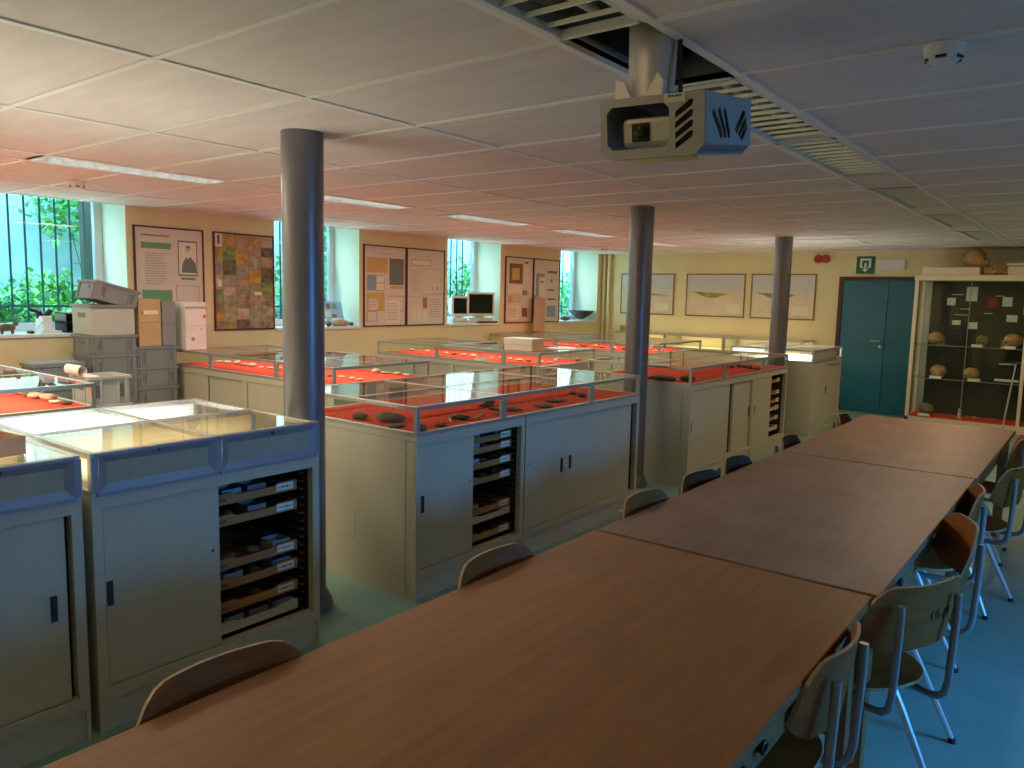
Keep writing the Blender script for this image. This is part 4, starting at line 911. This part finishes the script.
# ================================================================== GLASS SHOWCASE WITH SKULLS
SX0, SX1, SY0, SY1, SH = -2.13, .45, 11.46, 11.98, 1.98
t = thing('showcase', 'tall glass showcase with cream frame right of the teal door', 'showcase', (SX0, SY0, 0)); O = (SX0, SY0, 0)
W, D = SX1-SX0, SY1-SY0
b = MB().box(0, .045, 0, .045, 0, SH).box(W-.045, W, 0, .045, 0, SH).box(0, .045, D-.045, D, 0, SH).box(W-.045, W, D-.045, D, 0, SH).box(-.01, W+.01, -.01, D, SH-.06, SH+.01).box(0, W, 0, D, 0, .10).box(W/2-.02, W/2+.02, 0, .04, .1, SH-.06)
b.build('frame', G['creamwood'], t, bevel=.003)
MB().box(.045, W-.045, D-.03, D-.015, .1, SH-.06).build('back_panel', G['blackback'], t)
MB().box(.045, W-.045, .03, D-.03, .10, .115).build('felt_base', G['felt'], t)
for z in (.62, 1.065): MB().box(.03, W-.03, .04, D-.05, z, z+.008).build('glass_shelf', G['glass'], t); MB().box(.03, W-.03, .034, .04, z, z+.009).build('shelf_edge', G['glassedge'], t)
MB().box(.012, .018, .045, D-.045, .1, SH-.06).build('glass_pane', G['glass'], t)
for (a, b_) in ((.045, .66), (.64, W/2), (W/2, W*.75), (W*.75, W-.05)): MB().box(a+.002, b_-.002, .012, .017, .10, SH-.06).build('glass_pane', G['glass'], t)
MB().box(.650, .657, .004, .02, .10, SH-.06).build('pane_edge', G['glassedge'], t)
MB().box(.05, .13, D-.05, D-.032, .1, SH-.06).build('back_strip', G['alu'], t)
papers = [(.28, 1.60, .10, .10, 'card'), (.50, 1.66, .13, .19, 'card'), (.33, 1.74, .14, .008, 'card'), (.44, 1.55, .11, .008, 'card'), (.38, 1.47, .16, .008, 'card'), (.36, 1.34, .10, .06, 'card'), (.55, 1.29, .11, .09, 'card'),
          (.76, 1.58, .10, .13, 'redpaper'), (.92, 1.60, .11, .12, 'card'), (.84, 1.73, .10, .008, 'card'), (.72, 1.5, .1, .008, 'card'), (.98, 1.40, .12, .09, 'card'), (1.16, 1.50, .12, .20, 'card')]
for (x, z, w_, h_, mm) in papers: MB().box(x+.04, x+.04+w_, D-.034, D-.031, z, z+h_).build('pinned_sheet', G[mm], t)
def skull(x, y, z, s, m_, label, rz=0, cap=False, label_card=True):
    """facing -y before rotation"""
    o = thing('skull', label, 'skull', (x, y, z), rz)
    b = MB().blob((0, .03*s/.1, s*(.60 if cap else .78)), (s*.72, s*.95, s*.70 if not cap else s*.62), 2, .04, 16, 10)
    if not cap:
        b.blob((0, -s*.55, s*.42), (s*.46, s*.42, s*.42), 4, .06, 12, 8)
        b.blob((-s*.45, -s*.45, s*.42), (s*.13, s*.35, s*.09), 1, .05, 8, 6).blob((s*.45, -s*.45, s*.42), (s*.13, s*.35, s*.09), 1, .05, 8, 6)
        b.box(-s*.33, s*.33, -s*.90, -s*.2, 0, s*.2)
        b.blob((0, -s*.80, s*.72), (s*.48, s*.16, s*.10), 3, .05, 12, 6)
    b.build('cranium', G[m_], o, smooth=True)
    if not cap:
        for sx in (-1, 1): MB().blob((sx*s*.22, -s*.90, s*.56), (s*.14, s*.08, s*.12), 1, .03, 10, 6).build('eye_socket', G['socket'], o)
        MB().blob((0, -s*.96, s*.36), (s*.07, s*.05, s*.10), 1, .03, 8, 6).build('nose_opening', G['socket'], o)
        k = MB()
        for q in range(6): k.box(-s*.28+q*s*.095, -s*.28+q*s*.095+s*.08, -s*.93, -s*.89, s*.02, s*.12)
        k.build('teeth', G['pr_cream'], o)
    else: MB().box(-.07, .07, -s*.95-.03, -s*.95-.005, .0, .035).box(-.02, .02, -s*.95-.02, -s*.6, 0, .006).build('name_card', G['card'], o)
    return o
skull(-1.84, 11.63, 1.075, .115, 'bone', 'pale yellow skull with a hole in its crown on the upper shelf', R(150), cap=False)
skull(-1.33, 11.68, 1.075, .10, 'bonegr', 'dim grey skull facing forward on the upper shelf', 0)
skull(-1.01, 11.62, 1.075, .125, 'boneor', 'brown skull at the right edge of the upper shelf', R(-35))
skull(-1.80, 11.63, .63, .14, 'bone', 'brown skullcap with white card, left on the lower shelf', 0, True)
skull(-1.40, 11.62, .63, .135, 'boneor', 'ochre skullcap with white card, right on the lower shelf', .3, True)
skull(-1.90, 11.60, .117, .13, 'bonegr', 'olive skullcap on the red base of the showcase', 0, True)
card(-1.37, 11.55, 1.085, .12, .04, 'white name card before the dim grey skull', 0, R(60)); card(-1.0, 11.50, 1.085, .12, .04, 'white name card before the brown skull', 0, R(60))
t = thing('figurine', 'small pale figurine standing on the showcase base', 'figurine', (-1.50, 11.6, .117)); MB().lathe([(.03, 0), (.03, .01), (.018, .03), (.024, .07), (.014, .09), (.02, .11), (.012, .13)], n=14).build('body', G['silver'], t, smooth=True)
scatter(-1.75, -1.1, 11.52, 11.85, 9, 3, (.015, .03), [2, 4], 'bone fragment on the showcase base', 'bone fragments on the showcase base', z=.117)
t = thing('instrument', 'black optical instrument on the lower shelf at the right edge', 'instrument', (-.98, 11.62, .63)); MB().box(-.12, .12, -.06, .06, 0, .03).box(-.02, .02, -.02, .02, .03, .25).build('stand', G['black'], t, bevel=.003)
MB().tube([(-.14, 0, .22), (.12, 0, .26)], .035, 12).build('barrel', G['black'], t, smooth=True); MB().box(-.16, .1, -.07, -.062, .02, .05).box(-.13, .03, -.05, -.042, .235, .245).build('scale_strip', G['card'], t)
# things on top of the showcase
t = thing('flat_carton', 'cream flat carton on top of the showcase, left end', 'box', (-1.72, 11.68, SH+.011)); MB().box(-.34, .32, -.2, .2, 0, .10).build('box_body', G['pr_cream'], t, bevel=.003); MB().prism([(-.34, .10), (-.34, .135), (-.24, .105)], -.2, .2, ID).build('flap', G['pr_cream'], t)
t = thing('plaster_head', 'orange-brown sculpted head on top of the showcase', 'sculpture', (-1.50, 11.66, SH+.112), R(60))
b = MB().blob((0, 0, .13), (.13, .15, .12), 3, .05, 18, 12).blob((0, -.11, .08), (.085, .075, .085), 2, .06, 14, 9).blob((0, -.185, .075), (.02, .03, .03), 1, .05, 8, 6).tube([(0, .03, 0), (0, .02, .08)], [.08, .06], 12)
b.build('head', G['boneor'], t, smooth=True)
for sx in (-1, 1): MB().blob((sx*.035, -.17, .11), (.02, .012, .012), 1, .03, 8, 6).build('eye', G['socket'], t)
k = MB()
for q in range(7): k.tube([(-.09+q*.03, -.10, .20-.012*abs(q-3)), (-.10+q*.033, .0, .25-.014*abs(q-3)), (-.09+q*.03, .12, .17)], .014, 6)
k.build('hair', G['boneor'], t, smooth=True)
t = thing('crumpled_wrap', 'crumpled orange wrapping on top of the showcase beside the head', 'wrapping', (-1.27, 11.56, SH+.011)); MB().blob((0, 0, .060), (.10, .07, .05), 6, .4, 16, 10, freq=3).blob((.13, .02, .045), (.06, .05, .035), 8, .4, 12, 8, freq=3).build('crumple', G['bone'], t)
t = thing('long_carton', 'long cream carton lid at the right edge on top of the showcase', 'box', (-.72, 11.70, SH+.011)); MB().box(-.38, .6, -.18, .2, 0, .12).build('box_body', G['pr_cream'], t, bevel=.003); MB().box(-.40, .62, -.20, .22, .12, .15).build('lid', G['cartonw'], t, bevel=.003)
MB().box(-.39, .61, -.19, .21, .112, .119).build('dark_gap', G['frame_w'], t)
# dark pole stand at the right edge
t = thing('pole_stand', 'thin leaning metal rod stand before the showcase at right', 'stand', (-.93, 11.2, 0)); MB().tube([(-.05, 0, .0), (.03, .05, .9)], .010, 8).build('rod', G['chrome'], t, smooth=True); MB().lathe([(.10, 0), (.10, .02), (.03, .03)], -.05, 0, n=16).build('foot', G['black'], t, smooth=True)

# ================================================================== PROJECTOR IN ITS CAGE
yw, pt_ = .145, .162
cxv = Vector((math.cos(yw), math.sin(yw), 0)); cyv = Vector((-math.sin(yw)*math.cos(pt_), math.cos(yw)*math.cos(pt_), math.sin(pt_))); czv = cxv.cross(cyv)
PM = Matrix((cxv, cyv, czv)).transposed()
PO = Vector((-1.098, 1.759, 1.62+.5)); PW, PD, PH = .274, .47, .150
t = thing('projector', 'caged grey projector hanging from the ceiling', 'projector', PO, rot=PM.to_euler())
def rr(x0, x1, z0, z1, c): return [(x0+c, z0), (x1-c, z0), (x1, z0+c), (x1, z1-c), (x1-c, z1), (x0+c, z1), (x0, z1-c), (x0, z0+c)]
ch = .026
outer = [(0, 0), (PW, 0), (PW, -PH+ch), (PW-ch, -PH), (ch, -PH), (0, -PH+ch)]
holes = [rr(.018, .184, -.126, -.020, .014)]
for k in range(4): holes.append([(.199, -.060-.0245*k), (.243, -.032-.0245*k), (.246, -.019-.0245*k), (.238, -.017-.0245*k), (.200, -.044-.0245*k)])
plate('front_plate', outer, holes, .003, G['proj'], t)
# back plate, top, left side
plate('back_plate', outer, [], .003, G['proj'], t, Matrix.Translation((0, PD, 0)))
MB().box(0, PW, 0, PD, -.0025, 0).build('top_plate', G['proj'], t)
MB().box(0, .003, .002, PD-.002, -PH+ch, -.003).build('side_plate', G['proj'], t)
# right side plate with slots (plane x=PW, runs along y)
TS = Matrix.Translation((PW, 0, 0)) @ Matrix.Rotation(R(90), 4, 'Z')
outer = [(.0, 0), (PD, 0), (PD, -PH+ch), (.0, -PH+ch)]
holes = []
for k in range(3): holes.append([(.055+.055*k, -.052+.010*min(k, 1)), (.075+.055*k, -.038+.006*min(k, 1)), (.160+.038*k, -.088), (.160+.038*k, -.108), (.140+.038*k, -.110)])
for k in range(3): holes.append([(.285+.030*k, -.082-.010*k), (.375+.022*k, -.030-.016*k), (.405+.012*k, -.034-.018*k), (.400+.012*k, -.048-.018*k), (.312+.028*k, -.100-.008*k)])
plate('side_plate', outer, holes, .003, G['projb'], t, TS)
MB().box(PW-.012, PW-.010, .02, PD-.03, -PH+.02, -.010).box(.188, PW-.014, .012, .014, -PH+.010, -.010).box(PW-ch-.004, PW-.012, .02, PD-.02, -PH+.012, -PH+.013).build('slot_shade_backing', G['black'], t)  # black planes added behind the slots, shade put in as colour
# chamfer grille on the lower right, and the underside
ang = math.atan2(ch, ch); n = 20
gr = MB(); L = ch*math.sqrt(2)
TC = Matrix.Translation((PW-ch, 0, -PH)) @ Matrix.Rotation(-R(45), 4, 'Y')
for k in range(n+1): gr.box(0, L, PD*k/n*.99, PD*k/n*.99+.009, 0, .002, T=TC)
gr.box(0, .006, 0, PD, 0, .002, T=TC).box(L-.006, L, 0, PD, 0, .002, T=TC); gr.build('vent_grille', G['projb'], t)
MB().box(0, L, 0, PD, 0, .002, T=Matrix.Translation((ch, 0, -PH)) @ Matrix.Rotation(R(45+180), 4, 'Y') @ Matrix.Scale(-1, 4, (0, 0, 1))).build('chamfer_plate', G['proj'], t)
MB().box(.07, PW-ch, .03, PD-.05, -PH-.002, -PH).box(.07, PW-ch, .03, .034, -PH-.012, -PH).build('bottom_tray', mat('pale_yellow_plate', (.78, .72, .48), .5), t)
MB().box(.172, .226, -.0035, -.0018, -.022, -.001).build('sticker', G['cartonw'], t)
k = MB(); x = .183
for hh in (.005, .004, .005, .003, .005, .004, .005): k.box(x, x+.0035, -.0042, -.0036, -.009, -.009+hh); x += .0048
k.build('sticker_print', G['ink'], t)
# the projector inside
b = MB().box(.050, PW-.012, .022, PD-.06, -.120, -.048); pj = b.build('projector_body', G['silver'], t, bevel=.012)
MB().box(.078, .126, .014, .024, -.108, -.062).build('lens_recess', G['black'], pj, bevel=.004)
MB().lathe([(.016, 0), (.016, .010), (.012, .012)], n=20, T=Matrix.Translation((.104, .015, -.086)) @ Matrix.Rotation(R(90), 4, 'X')).build('lens', G['lens'], pj, smooth=True)
# mount
PC = Vector((-1.135, 2.10, 0))
t = thing('ceiling_mount', 'pale cylindrical projector mount with plastic wrapping', 'mount', (PC.x, PC.y, 2.17))
MB().lathe([(.065, .0), (.068, .10), (.072, .25), (.075, .5)], n=28).build('sleeve', G['silver'], t, smooth=True)
for sx in (-1, 1):
    MB().prism([(-.03, 0), (.035, -.0), (.02, .07), (-.005, .09)], -.085, -.06, Matrix.Translation((sx*.045, 0, -.01)) @ Matrix.Rotation(sx*.25, 4, 'Y')).build('plastic_flap', G['cartonw'], t)
MB().tube([(.085, .02, .35), (.085, .0, .15), (.10, -.01, .02), (.12, .02, -.02)], .007, 8).build('cable', G['black'], t, smooth=True)
